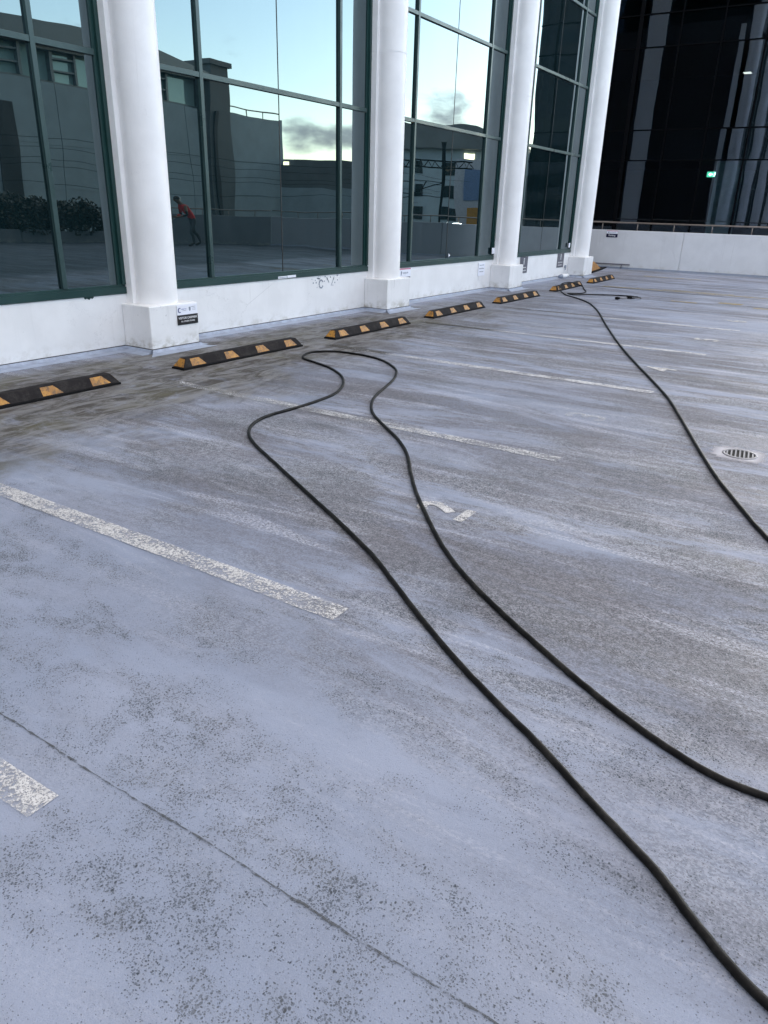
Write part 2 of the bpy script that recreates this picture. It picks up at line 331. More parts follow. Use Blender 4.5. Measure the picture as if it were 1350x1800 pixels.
M = {}
M['deck'] = deck_material()
M['line'] = line_material('white_line_paint', (.54,.54,.55), .16)
M['line_mid'] = line_material('rubbed_white_paint', (.52,.53,.55), .22)
M['line_faint'] = line_material('faint_white_paint', (.66,.68,.72), .55)
M['line_far'] = line_material('far_white_paint', (.60,.61,.64), .12, True)
M['digit'] = line_material('digit_paint', (.58,.58,.59), .08, False)
M['yellow_worn'] = line_material('worn_yellow_paint', (.36,.28,.09), .05, False)
M['white'] = wall_material('white_painted_render', (.80,.80,.81), amount=.8)
M['white_ped'] = wall_material('white_pedestal_paint', (.78,.78,.79), amount=1.7)
M['white_col'] = wall_material('white_column_paint', (.87,.865,.87), base_z=-5, amount=.3)
M['farwall'] = wall_material('parapet_paint', (.66,.67,.70), amount=.8)
def darken_mirrored_end(mat):  # wall colour darkened where it shows only mirrored, for a dimmer reflection
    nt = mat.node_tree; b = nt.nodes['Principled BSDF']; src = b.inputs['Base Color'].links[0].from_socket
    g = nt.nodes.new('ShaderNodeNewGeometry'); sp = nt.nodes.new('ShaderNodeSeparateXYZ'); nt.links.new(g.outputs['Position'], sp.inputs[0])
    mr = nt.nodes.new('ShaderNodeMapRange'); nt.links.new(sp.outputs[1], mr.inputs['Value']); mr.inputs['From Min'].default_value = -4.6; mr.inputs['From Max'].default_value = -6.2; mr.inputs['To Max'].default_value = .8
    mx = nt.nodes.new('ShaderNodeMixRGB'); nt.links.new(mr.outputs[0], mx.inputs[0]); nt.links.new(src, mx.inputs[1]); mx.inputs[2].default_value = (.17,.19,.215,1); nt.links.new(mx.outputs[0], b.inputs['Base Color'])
darken_mirrored_end(M['farwall'])
M['parapet_mirror_dark'] = wall_material('mirror_darkened_parapet_paint', (.17,.19,.215), amount=.8)  # parapet paint darkened so these walls read dim in the windows
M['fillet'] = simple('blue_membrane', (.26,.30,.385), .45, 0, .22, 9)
M['frame'] = simple('green_frame_paint', (.009,.040,.038), .38, 0, .08, 2)
M['mull'] = simple('grey_green_mullion', (.030,.062,.062), .34, .15, .08, 2)
M['seal'] = simple('black_seal', (.012,.014,.015), .6)
M['glass'] = glass_material('tinted_reflective_glass', 2.42, (.72,.93,1.0), wob=.2)
M['dglass'] = glass_material('dark_curtain_glass', 1.8, (.66,.78,1.0), wob=.16, scale=.8, transmit=1, tcol=(.60,.66,.67))
M['dframe'] = simple('dark_metal_frame', (.0025,.003,.004), .9, 0, spec=.05)
M['dark'] = simple('dark_interior', (.018,.02,.024), .8)
M['rubber'] = simple('black_rubber', (.015,.0135,.0145), .8, 0, .3, 20, .25, .18)
M['rubber_dark'] = simple('dark_rubber_base', (.007,.007,.008), .8, spec=.15)
def dusty(name, col, dust, amt, rough):
    t = NT(name); n = t.noise(t.vec((1,1,1)), 9, 6, .7); n2 = t.noise(t.vec((1,1,1)), 70, 4, .7)
    c = t.mix(t.math('MULTIPLY', t.ramp(n, .42, .66, 0, amt), t.ramp(n2, .35, .6, .3, 1)), col, dust); t.set(col=c, rough=rough, spec=.15); t.bump(n2, .3, .003); return t.mat
M['rubber'] = dusty('dusty_black_rubber', (.014,.0125,.0135), (.050,.046,.042), .45, .8)
M['hose_body'] = dusty('scuffed_hose_rubber', (.004,.004,.0045), (.050,.048,.045), .38, .55)
M['hose'] = simple('black_hose_rubber', (.004,.004,.0045), .6, 0, .4, 14, .1, .12)
def yellow_reflector():
    t = NT('yellow_reflector'); n = t.noise(t.vec((1,1,1)), 30, 5, .7); n2 = t.noise(t.vec((1,1,1)), 7, 4, .7)
    c = t.mix(t.ramp(n2, .4, .62), (.42,.20,.028), (.28,.125,.02)); c = t.mix(t.ramp(n, .47, .62, 0, .75), c, (.085,.055,.03)); t.set(col=c, rough=.55); return t.mat
M['yellow'] = yellow_reflector()
M['steel'] = simple('dull_rail_steel', (.22,.19,.17), .35, .7)
M['black'] = simple('sign_black', (.008,.008,.01), .4)
M['navy'] = simple('sign_navy', (.006,.008,.045), .4)
M['signgrey'] = simple('sign_grey', (.085,.085,.11), .45)
M['signwhite'] = simple('sign_white', (.80,.82,.90), .35, 0, .03)
M['signtext'] = simple('sign_lettering_white', (.72,.72,.74), .5, 0, .03)
M['signpink'] = simple('sign_pink', (.50,.19,.28), .5)
M['inkblue'] = simple('ink_blue', (.10,.12,.38), .5)
M['inkgrey'] = simple('ink_grey', (.22,.25,.31), .5)
M['castiron'] = simple('drain_metal', (.22,.22,.24), .6, .2)
M['void'] = simple('drain_void', (.004,.004,.004), .9)
M['plastic_white'] = simple('white_pvc', (.72,.73,.74), .4)
M['brass'] = simple('brass', (.5,.35,.12), .3, .9)
M['street'] = simple('street_asphalt', (.06,.06,.065), .8, 0, .2, 1)

# ---------------------------------------------------------------- ground, deck
g = MB(); g.add([(-900,-900,-6.0),(900,-900,-6.0),(900,900,-6.0),(-900,900,-6.0)], [(0,1,2,3)]); struct('street_ground', g, M['street'])
FW = lambda y: 23.96 - .0506*y                         # far parapet line (inner face)
corner = (FW(-14.6), -14.6)
wdir = Vector((-.775, -.632, 0))
far_left = (corner[0]+wdir.x*55, corner[1]+wdir.y*55)
d = MB(); pts = [(-30, 0.0), (-30, far_left[1]), far_left, corner, (FW(0), 0.0), (FW(6), 6.0), (20.3, 6.0), (20.3, 0.0)]
d.prism([pts[i] for i in range(len(pts))], -.35, 0.0)
struct('parking_deck', d, M['deck'])
# painted bay lines
def ribbon(pts, w, z, jit=0):
    mb = MB(); P = [Vector((p[0], p[1], 0)) for p in pts]; vs_ = []
    for i, p in enumerate(P):
        dd = (P[min(i+1,len(P)-1)]-P[max(i-1,0)]).normalized(); nn = Vector((-dd.y, dd.x, 0))
        ww = w*(1+random.uniform(-jit, jit)); a = p+nn*ww/2; b = p-nn*ww/2; vs_ += [(a.x,a.y,z),(b.x,b.y,z)]
    mb.add(vs_, [(2*i, 2*i+1, 2*i+3, 2*i+2) for i in range(len(P)-1)]); return mb
for k, (x, ys, mt) in enumerate([(2.113,-1.7,'line'), (4.615,-1.7,'line_mid'), (7.115,-1.9,'line_far'), (9.615,-2.2,'line_far'), (12.115,-2.4,'line_far')]):
    struct('bay_line', ribbon([(x, ys+(-5.375-ys)*i/70) for i in range(71)], .115, .004, .035), M[mt])
struct('bay_line', ribbon([(.785,-3.2),(.812,-5.315)], .095, .004), M['line'])
# worn bay numbers, read from the aisle
def seg(a, b, n=40): return [(a[0]+(b[0]-a[0])*i/n, a[1]+(b[1]-a[1])*i/n) for i in range(n+1)]
def arc_digit(mb, pts, w, z=.004):
    P = spline([(p[0],p[1]) for p in pts], 5); r_ = ribbon([(p.x,p.y) for p in P], w, z); mb.add(r_.v, r_.f)
n2 = MB(); arc_digit(n2, [(3.300,-5.075),(3.345,-5.045),(3.395,-5.055),(3.415,-5.095),(3.395,-5.155),(3.345,-5.225)], .058)
n2.add([(3.262,-5.338,.004),(3.440,-5.338,.004),(3.440,-5.282,.004),(3.262,-5.282,.004)], [(0,1,2,3)])
struct('bay_number', n2, M['digit'])
for dg, x in (('3', 5.85), ('4', 8.33), ('5', 10.87), ('6', 13.27)):
    o = text(dg, 'bay_number', M['digit'] if dg != '3' else M['line_faint'], None, .44, (x, -5.17, .0035), (1,0,0), (0,1,0), .0005, .008); o['kind'] = 'structure'
# slab joints and the long crack
M['joint'] = simple('joint_dark', (.035,.037,.045), .7, 0, .3, 30)
def wob(a, b, n, amp):
    return [(a[0]+(b[0]-a[0])*i/n+random.gauss(0, amp), a[1]+(b[1]-a[1])*i/n) for i in range(n+1)]
def crack_mat():
    t = NT('crack_dark'); n = t.noise(t.vec((1,1,1)), 26, 5, .8)
    t.set(col=(.055,.06,.065), rough=.8, alpha=t.ramp(n, .36, .56, .05, .8)); return t.mat
M['crack'] = crack_mat()
cp = [(.972+random.gauss(0,.0012)+.003*math.sin(i*.17), -4.75-i*.022) for i in range(130)]
struct('crack', ribbon(cp, .0052, .003, .55), M['crack'])
for a, b, w in [((20.02,-1.2),(19.62,-7.5),.05), ((17.56,-1.45),(17.0,-7.5),.055), ((15.78,-4.95),(15.6,-8.5),.05), ((22.3,-.3),(21.9,-8),.02), ((18.9,-4.0),(18.7,-8),.02)]:
    struct('slab_joint', ribbon(wob(a, b, 14, .004), w, .003, .15), M['joint'])
for (x, y0, y1, w) in [(17.66,-1.6,-6.5,.10), (15.98,-4.42,-4.85,.22), (15.5,-5.1,-6.6,.12), (17.9,-2.9,-4.4,.09), (15.6,-3.6,-4.1,.12), (19.9,-5.2,-6.6,.08), (21.6,-1.5,-3.0,.12)]:
    struct('yellow_marking', ribbon([(x,y0),(x-.03,y1)], w, .005), M['yellow_worn'])
M['stain'] = stain_material('dark_silt', (.06,.055,.05), .25, .55, .85)
for (x, y0, y1, w) in [(9.62,-1.28,-2.7,.13), (12.2,-1.3,-3.6,.10), (7.15,-1.45,-2.5,.16)]:
    struct('silt_streak', ribbon([(x,y0),(x-.02,y1)], w, .0045), M['stain'])

# floor drain
dr = empty('floor_drain', (5.525,-6.372,0), 0, 'round slotted metal floor drain set in the blue deck', 'drain')
ring = MB(); N = 40
for (ra, rb, z0, z1) in [(.098,.116,.0,.0075)]:
    vs_ = []
    for i in range(N):
        a = 2*math.pi*i/N; vs_ += [(ra*math.cos(a),ra*math.sin(a),z1),(rb*math.cos(a),rb*math.sin(a),z1-.003),(rb*math.cos(a),rb*math.sin(a),z0),(ra*math.cos(a),ra*math.sin(a),z0)]
    fs = []
    for i in range(N):
        j = (i+1)%N
        for q in range(4): fs.append((4*i+q, 4*j+q, 4*j+(q+1)%4, 4*i+(q+1)%4))
    ring.add(vs_, fs)
ring.build('rim', M['castiron'], dr, True)
vd = MB(); vd.prism([(.0975*math.cos(2*math.pi*i/N), .0975*math.sin(2*math.pi*i/N)) for i in range(N)], .0005, .002); vd.build('opening', M['void'], dr)
sl = MB()
ang = R(32)
for k in range(-3, 4):
    o_ = (k)*.0275; h_ = math.sqrt(max(.0, .098**2-o_**2)); c_ = Vector((math.sin(ang+math.pi/2)*0+-o_*.12, o_, 0))
    sl.obox(c_, (1,.12,0), (-.12,1,0), h_, .0052, .0022, .0068)
sl.build('grate', M['castiron'], dr)
gs = MB(); gs.prism([((.19+.03*math.sin(3*i)+.02*random.random())*math.cos(2*math.pi*i/28), (.19+.03*math.sin(3*i)+.02*random.random())*math.sin(2*math.pi*i/28)) for i in range(28)], .0008, .0015)
M['collar'] = stain_material('drain_surround_paint', (.40,.40,.45), .1, .4, .9, 2)
gs.build('surround', M['collar'], dr)

# ---------------------------------------------------------------- main glazed building
BC = [8.14+4.74*k for k in (-3,-2,-1,0,1,2)]          # bay centres
CX = [5.77+4.74*k for k in (-3,-2,-1,0,1,2,3)]        # column centres
TOP = 9.2
main = empty('glazed_office_building', (8,0,0), 0, 'white columned building with tall green-framed mirror windows along the parking deck', 'building')
def pbuild(mb, name, mats, parent, **k):
    o = mb.build(name, mats, parent, **k)
    if parent is main: o.matrix_parent_inverse = Matrix.Translation((-8,0,0))
    return o
w = MB(); w.box(CX[0]-2, 20.27, .001, .28, 0, .597)
pbuild(w, 'plinth_wall', M['white'], main, bevel=.006)
w = MB(); w.box(CX[0]-2, 20.27, .30, 12, -.3, TOP+.3); pbuild(w, 'core', M['dark'], main)
w = MB(); w.box(CX[0]-2, 20.26, .10, 12, TOP+.31, 16); pbuild(w, 'upper_glazing', glass_material('upper_glass', 1.9, (.8,.9,1), wob=.5, scale=.6), main)
w = MB(); w.box(CX[0]-2, 20.3, -.05, 12.1, 16.01, 16.6); pbuild(w, 'roof', M['white_col'], main)
# side return with its own columns (seen mirrored in the dark tower)
w = MB()
for y0, y1 in [(3.75,4.5),(8.6,9.3)]: w.box(20.272,20.55,y0,y1,0,16)
pbuild(w, 'side_pilasters', M['white_col'], main)
w = MB(); w.box(20.275,20.33,.0,12,0,.6); w.box(20.273,20.31,.28,.5,.6,TOP); pbuild(w, 'side_plinth', M['white'], main)
def column_section():
    pts = [(-.265,.06),(-.265,-.10)]
    a0 = math.atan2(.08, -.21)
    cy, rr = -.18, .225
    n = 56
    th0 = math.acos(-.21/rr); 
    for i in range(n+1):
        a = math.pi+ (math.pi-th0)*-1 + 0
        th = (math.pi-(math.pi-th0)) 
        start = math.pi - math.asin(.08/rr); end = 2*math.pi + math.asin(.08/rr)
        t_ = start+(end-start)*i/n
        pts.append((rr*math.cos(t_), cy+rr*math.sin(t_)))
    pts += [(.265,-.10),(.265,.06)]
    return pts
sec = column_section()
for ci, cx in enumerate(CX):
    c = MB()
    ht = [(.4975, 3.618), (3.626, 7.3), (7.308, 16.0)]
    for z0, z1 in ht: c.prism([(cx+p[0], p[1]) for p in sec], z0, z1)
    c.prism([(cx+p[0]*.985, p[1]*.985+.001) for p in sec], 3.618, 3.626); c.prism([(cx+p[0]*.985, p[1]*.985+.001) for p in sec], 7.3, 7.308)
    co = pbuild(c, 'column', M['white_col'], main)
    p = MB(); p.box(cx-.3465, cx+.3465, -.442, -.0005, 0.0, .497)
    po = p.build('pedestal', M['white_ped'], co, bevel=.012)
# membrane upstand (blue cove) along the wall and round the pedestals
cv = MB()
def cove(a, b, nx, ny, ext0=0, ext1=0):
    prof = [(0,.040),(.010,.038),(.03,.014),(.07,.006),(.14,0.0015),(.14,0),(0,0)]
    vs_ = []
    for (ox, oz) in prof: vs_.append((a[0]+nx*(ox+.002)-ext0*ox*(b[0]-a[0] and 1)*1, a[1]+ny*(ox+.002)-ext0*ox*(b[1]-a[1] and 1), oz))
    for (ox, oz) in prof: vs_.append((b[0]+nx*(ox+.002)+ext1*ox*(b[0]-a[0] and 1), b[1]+ny*(ox+.002)+ext1*ox*(b[1]-a[1] and (1 if b[1]>a[1] else -1)), oz))
    n = len(prof); cv.add(vs_, [(i,(i+1)%n,n+(i+1)%n,n+i) for i in range(n)]+[tuple(range(n)), tuple(range(2*n-1,n-1,-1))])
xs = CX[0]-2
for cx in CX:
    cove((xs, 0), (cx-.348, 0), 0, -1); cove((cx-.3465, 0), (cx-.3465, -.442), -1, 0); cove((cx-.3465, -.442), (cx+.3465, -.442), 0, -1, 1, 1); cove((cx+.3465, 0), (cx+.3465, -.442), 1, 0); xs = cx+.348
struct('membrane_upstand', cv, M['fillet'])
jl = MB(); xs = CX[0]-2
for cx in CX:
    jl.box(xs, cx-.352, -.0035, .0005, .0405, .047); jl.box(cx-.352, cx-.347, -.4465, -.004, .0405, .047); jl.box(cx-.3469, cx+.3469, -.4475, -.4425, .0405, .047); xs = cx+.347
struct('wall_base_joint', jl, M['seal'])
cv = MB()
Lw = Vector((corner[0]-FW(6), corner[1]-6, 0))
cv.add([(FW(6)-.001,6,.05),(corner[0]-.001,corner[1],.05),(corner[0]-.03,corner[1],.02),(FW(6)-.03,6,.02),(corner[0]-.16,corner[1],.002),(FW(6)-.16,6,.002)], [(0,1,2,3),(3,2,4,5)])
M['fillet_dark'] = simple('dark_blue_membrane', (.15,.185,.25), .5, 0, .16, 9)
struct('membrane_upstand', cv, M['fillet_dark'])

# window bays ------------------------------------------------------
ROWS = [(.69,2.83),(2.90,4.305),(4.375,5.785),(5.855,7.265),(7.335,9.1)]
def window_bay(bc, parent):
    L, Rr = bc-2.105, bc+2.105
    fr = MB(); y0, y1 = -.012, .10
    fr.box(L, Rr, y0, y1, .598, .668); fr.box(L, Rr, y0+.022, y1, .668, .692)           # stepped sill
    fr.box(L, Rr, y0, y1, 9.1, 9.2)
    for a, b, c_ in ((L, L+.045, y0), (L+.045, L+.085, y0+.03), (Rr-.045, Rr, y0), (Rr-.085, Rr-.045, y0+.03)): fr.box(a, b, c_, y1, .692, 9.1)
    fo = pbuild(fr, 'window', M['frame'], parent)
    m1, j, m2 = bc-1.31, bc+.055, bc+1.36
    for x in (m1, m2):
        mb = MB(); mb.box(x-.026, x+.026, y0+.004, y1-.02, .6925, 9.0995); mb.build('mullion', M['mull'], fo, bevel=.003)
    for (a, b), (c_, d_) in zip(ROWS[:-1], ROWS[1:]):
        mb = MB()
        for xa, xb in ((L+.0855, m1-.0265), (m1+.0265, m2-.0265), (m2+.0265, Rr-.0855)): mb.box(xa, xb, y0+.008, y1-.03, b+.008, c_-.008)
        mb.build('transom', M['mull'], fo, bevel=.003)
    for (a, b) in ROWS:
        sb = MB(); sb.box(j-.006, j+.006, .026, .042, a+.003, b-.003); sb.build('glazing_joint', M['seal'], fo)
        for xa, xb in ((L+.0855, m1-.026), (m1+.026, j-.007), (j+.007, m2-.026), (m2+.026, Rr-.0855)):
            # each pane sits a hair out of plane, as real glazing does
            ty = random.gauss(0, .0010); tz = random.gauss(0, .0008); xm, zm = (xa+xb)/2, (a+b)/2
            q = []
            for yb in (.030, .040):
                for (x, z) in ((xa, a-.001), (xb, a-.001), (xb, b+.007), (xa, b+.007)): q.append((x, yb+(x-xm)*ty+(z-zm)*tz, z))
            pn = MB(); pn.add(q, [(0,1,2,3),(7,6,5,4),(0,4,5,1),(1,5,6,2),(2,6,7,3),(3,7,4,0)]); pn.build('pane', M['glass'], fo)
    return fo
bays = [window_bay(b, main) for b in BC]

# drill marks and flaked paint under the sill
mk = MB()
def ddisc(x, z, rr, n=9, yy=-.0025):
    mk.add([(x+rr*(1+.2*random.uniform(-1,1))*math.cos(2*math.pi*i/n), yy, z+rr*(1+.2*random.uniform(-1,1))*math.sin(2*math.pi*i/n)) for i in range(n)], [tuple(range(n))])
for (x, z) in [(8.80,.555),(8.83,.50),(8.88,.535),(8.90,.50),(9.00,.575),(8.96,.58),(9.12,.575),(9.17,.54),(9.25,.56),(9.33,.53),(9.42,.575),(9.43,.51),(9.36,.475),(9.31,.44),(8.92,.43),(9.10,.51),(9.44,.58)]: ddisc(x, z, random.uniform(.007,.014))
for k in range(11):
    a = R(40+k*28); ddisc(9.02+.048*math.cos(a), .475+.055*math.sin(a), .013)
for (xa, za, xb, zb) in [(9.16,.56,9.21,.49),(9.34,.56,9.27,.44),(8.93,.56,8.99,.55)]:
    for k in range(9): ddisc(xa+(xb-xa)*k/8, za+(zb-za)*k/8, .008)
pbuild(mk, 'flaked_paint', M['inkgrey'], main)
mk = MB(); 
for (x, z, rr) in [(4.98,.592,.018),(5.02,.590,.022),(5.06,.593,.020)]: ddisc(x, z, rr)
pbuild(mk, 'chipped_edge', M['frame'], main)

# small tags on the frames
def plate(name, x0, x1, z0, z1, y, mat, label, cat, th=.004, group=None):
    t = MB(); t.box(-(x1-x0)/2, (x1-x0)/2, -th, 0, -(z1-z0)/2, (z1-z0)/2); e = empty(name, ((x0+x1)/2, y, (z0+z1)/2), 0, label, cat, group); t.build('plate', mat, e, bevel=.0008); return e
def bars(parent, name, mat, rects, y):
    mb = MB()
    for (xa, xb, za, zb) in rects: mb.box(xa, xb, y-.0012, y, za, zb)
    return mb.build(name, mat, parent)
def scribble(parent, mat, x0, x1, z, h, y, seed, name='fine_print'):
    """rows of tiny strokes: print too small to read"""
    rnd = random.Random(seed); mb = MB(); x = x0
    while x < x1:
        wd = rnd.uniform(.3,.8)*h
        mb.box(x, min(x1, x+wd*.35), y-.0012, y, z-h/2*rnd.uniform(.5,1), z+h/2*rnd.uniform(.5,1)); mb.box(x, min(x1, x+wd), y-.0011, y, z-h*.12, z+h*.12); x += wd*1.35
    return mb.build(name, mat, parent)
e = plate('label_plate', 8.04, 8.225, .603, .634, -.013, M['signwhite'], 'small pale metal label with dark print left of the glass joint on the sill', 'label', .003)
scribble(e, M['inkgrey'], -.08, .08, 0, .014, -.004, 3)
plate('label_plate', 8.235, 8.42, .606, .637, -.013, M['signwhite'], 'small blank pale metal label right of the glass joint on the sill', 'label', .003)
plate('paper_tag', 14.86, 14.99, .71, .83, -.014, M['signwhite'], 'small white paper tag on the window frame beside the third column', 'tag', .002)
plate('paper_tag', 19.50, 19.62, .72, .83, -.014, M['signwhite'], 'small white paper tag on the window frame beside the last column', 'tag', .002)
st = MB(); st.add([(0,0,-.03),(.07,0,.01),(.04,0,.02),(0,0,.045)], [(0,1,2,3)]); o = st.build('sticker', M['signwhite'], None, loc=(13.02,.022,.735)); tag(o, 'tiny white torn sticker low on the window glass of the third bay', 'sticker')

# visitor sign
vsn = empty('visitor_parking_sign', (5.956,-.4445,.371), 0, 'sign with white top and black bottom reading VISITOR CARPARK on the nearest pedestal', 'sign')
b = MB(); b.box(-.152,.152,-.005,0,.0,.107); b.build('upper_panel', M['signwhite'], vsn)
b = MB(); b.box(-.152,.152,-.0052,0,-.108,-.0005); b.build('lower_panel', M['black'], vsn)
text('VISITOR CARPARK', 'lettering', M['signtext'], vsn, .0335, (0,-.0062,-.035), (1,0,0), (0,0,1), .0004, .0006)
text('ALL OTHERS TOWED', 'lettering', M['signtext'], vsn, .0215, (0,-.0062,-.072), (1,0,0), (0,0,1), .0004, .0004)
lg = MB()
P = spline([(-.112+.022*math.cos(R(a)), .052+.024*math.sin(R(a))) for a in range(60, 305, 20)], 2)
for i, q in enumerate(P):
    t_ = i/(len(P)-1); ww = .010*math.sin(math.pi*t_)+.003; lg.box(q.x-ww/2, q.x+ww/2, -.0062, -.005, q.y-.004, q.y+.004)
lg.build('emblem', M['inkblue'], vsn)
scribble(vsn, M['inkblue'], -.085, -.015, .062, .013, -.005, 5); scribble(vsn, M['inkgrey'], -.070, -.018, .045, .008, -.005, 6)
lg = MB(); lg.add([(.022,-.0062,.08),(.05,-.0062,.08),(.05,-.0062,.05),(.036,-.0062,.030),(.022,-.0062,.05)], [(0,1,2,3,4)]); lg.build('emblem', M['inkgrey'], vsn)
scribble(vsn, M['inkgrey'], .060, .125, .080, .009, -.005, 7); scribble(vsn, M['inkgrey'], .072, .12, .062, .007, -.005, 8); scribble(vsn, M['inkgrey'], .072, .125, .047, .006, -.005, 9)
# sign beside second column
s2 = empty('clinic_parking_sign', (11.38,-.0035,.51), 0, 'small white sign, pink strip above and navy below, right of the second column', 'sign')
b = MB(); b.box(-.20,.20,-.006,0,-.085,-.045); b.build('navy_panel', M['navy'], s2)
b = MB(); b.box(-.205,.20,-.011,-.006,-.066,.055); b.build('white_panel', M['signwhite'], s2)
bars(s2, 'pink_strip', M['signpink'], [(-.205,.20,.0552,.078)], -.009)
bars(s2, 'frame_edge', M['inkgrey'], [(-.225,-.206,-.085,.078)], -.004)
bars(s2, 'emblem', M['inkgrey'], [(-.13,-.105,-.035,.035),(-.105,-.09,-.005,.02)], -.0112)
scribble(s2, M['inkgrey'], -.055, .12, 0, .042, -.0112, 12)
# parking sign on far wall
fwd = Vector((.0506,-1,0)).normalized(); fn_ = Vector((-1,-.0506,0)).normalized()
s6 = empty('clinic_parking_sign', (FW(.22)-.004,.22,1.0), math.atan2(fwd.y, fwd.x), 'navy Parking sign under a small white and pink strip on the far parapet wall', 'sign')
b = MB(); b.box(-.17,.17,-.006,0,-.105,-.003); b.build('navy_panel', M['navy'], s6)
text('Parking', 'lettering', M['signtext'], s6, .072, (0,-.0075,-.052), (1,0,0), (0,0,1), .0004, .001)
b = MB(); b.box(-.16,.16,-.005,0,-.0028,.07); b.build('white_panel', M['signwhite'], s6)
bars(s6, 'pink_strip', M['signpink'], [(-.17,.17,.0705,.088)], -.002)
bars(s6, 'emblem', M['inkgrey'], [(-.12,-.09,.015,.055)], -.0052)
scribble(s6, M['inkgrey'], -.065, .11, .036, .026, -.0052, 21)
# white notice on the wall before column three
s3 = empty('parking_notice', (14.44,-.0035,.425), 0, 'white notice with three lines of grey print on the wall left of the third column', 'sign')
b = MB(); b.box(-.15,.15,-.008,0,-.125,.125); b.build('panel', M['signwhite'], s3)
scribble(s3, M['inkgrey'], -.10, .10, .082, .030, -.008, 31); scribble(s3, M['inkgrey'], -.11, .10, .015, .034, -.008, 32); scribble(s3, M['inkgrey'], -.10, .09, -.045, .030, -.008, 33)
b = MB(); b.box(-.12,.10,-.003,0,-.21,-.135); b.build('lower_plate', M['white'], s3)
for nm, x, w_, z0, lab, sd in (('bay_sign', 16.66, .44, .235, 'tall grey sign with white lettering half hidden behind the third pedestal', 41), ('bay_sign', 19.05, .46, .255, 'grey sign with white lettering under the window left of the last column', 42)):
    e = empty(nm, (x,-.0035,z0), 0, lab, 'sign', 'grey bay signs on the plinth wall')
    b = MB(); b.box(-w_/2,w_/2,-.005,0,0,.594-z0); b.build('panel', M['signgrey'], e)
    H_ = .594-z0
    for k in range(2): scribble(e, M['signtext'], -.15, .15, .055+k*.065, .042, -.005, sd+k, 'lettering')
    mb = MB(); rnd = random.Random(sd); z = .19
    while z < H_-.03: h_ = rnd.uniform(.008,.018); mb.box(-.02,.03,-.0062,-.005,z,z+h_); z += h_*1.6
    mb.build('lettering', M['signtext'], e)
# pipe stub and box at the foot of the last column
pb = empty('downpipe_shoe', (18.93,-.02,0), 0, 'short white plastic pipe elbow on the deck left of the last pedestal', 'pipe')
m_ = MB(); m_.tube([(.0,-.10,.05),(.18,-.12,.05),(.36,-.13,.05)], .052, 14); m_.build('pipe', M['plastic_white'], pb, True)
m_ = MB(); m_.tube([(-.10,-.09,.05),(.0,-.10,.05)], [.040,.055], 14); m_.build('collar', M['inkgrey'], pb, True)
vb = MB(); vb.box(-.04,.04,-.03,0,-.02,.04); vb.tube([(.03,-.02,0),(-.03,-.03,-.07)], .014, 8); o = vb.build('wall_tap', M['inkgrey'], None, loc=(19.44,-.001,.25), bevel=.003); tag(o, 'small grey wall tap beside the last column above the pipe elbow', 'tap')

# ---------------------------------------------------------------- wheel stops
def wheel_stop_proto():
    root = empty('wheel_stop', (0,0,0))
    L, hb, ht, H, foot = .92, .085, .040, .105, .018
    # body: low foot then a bevelled ridge with chamfered ends
    ch = .07
    v_ = [(-L,-hb,foot),(L,-hb,foot),(L,hb,foot),(-L,hb,foot),(-L+ch,-ht,H),(L-ch,-ht,H),(L-ch,ht,H),(-L+ch,ht,H)]
    b_ = MB(); b_.add(v_, [(0,3,2,1),(4,5,6,7),(0,1,5,4),(1,2,6,5),(2,3,7,6),(3,0,4,7)]); b_.build('body', M['rubber'], root, bevel=.008)
    ft = MB(); ft.box(-L-.004,L+.004,-hb-.004,hb+.004,0,foot); ft.build('foot', M['rubber_dark'], root)
    def onface(side, s, t):         # s along x, t up the sloping face 0..1
        y = -(hb+(ht-hb)*t) if side < 0 else (hb+(ht-hb)*t); z = foot+(H-foot)*t
        nrm = Vector((0, side*(H-foot), (hb-ht))).normalized()*.0016
        return (s, y+nrm.y, z+nrm.z)
    for s in (-.72,-.24,.24,.72):
        for side in (-1, 1):
            q = [onface(side, s-.085, .12), onface(side, s+.105, .12), onface(side, s+.035, .90), onface(side, s-.085, .90)]
            m_ = MB(); m_.add(q, [(0,1,2,3)]); m_.build('reflector', M['yellow'], root)
    for e_ in (-1, 1):
        def onend(y, t): return (e_*(L-ch*t)+e_*.0016, y, foot+(H-foot)*t+.0012)
        q = [onend(-.072,.10), onend(.072,.10), onend(.037,.92), onend(-.037,.92)]
        m_ = MB(); m_.add(q, [(0,1,2,3)]); m_.build('reflector', M['yellow'], root)
    return root
ws = wheel_stop_proto()
WS = [(3.335,-1.27,.0,'black and yellow rubber wheel stop nearest the camera at the left edge'),
      (5.945,-1.275,-.008,'black and yellow wheel stop in front of the nearest pedestal'),
      (8.41,-1.30,.006,'black and yellow wheel stop behind the loop of the near hose'),
      (10.97,-1.27,.01,'black and yellow wheel stop just past the second pedestal'),
      (13.50,-1.25,-.006,'black and yellow wheel stop in front of the white wall notice'),
      (16.42,-1.17,.035,'black and yellow wheel stop with the far hose coiled over it'),
      (19.02,-1.13,.02,'farthest black and yellow wheel stop in front of the last pedestal')]
for i, (x, y, rz, lab) in enumerate(WS):
    o = ws if i == 0 else copy_tree(ws)
    o.location = (x, y, 0); o.rotation_euler = (0,0,rz); tag(o, lab, 'wheel stop', 'wheel stops in a row along the wall')
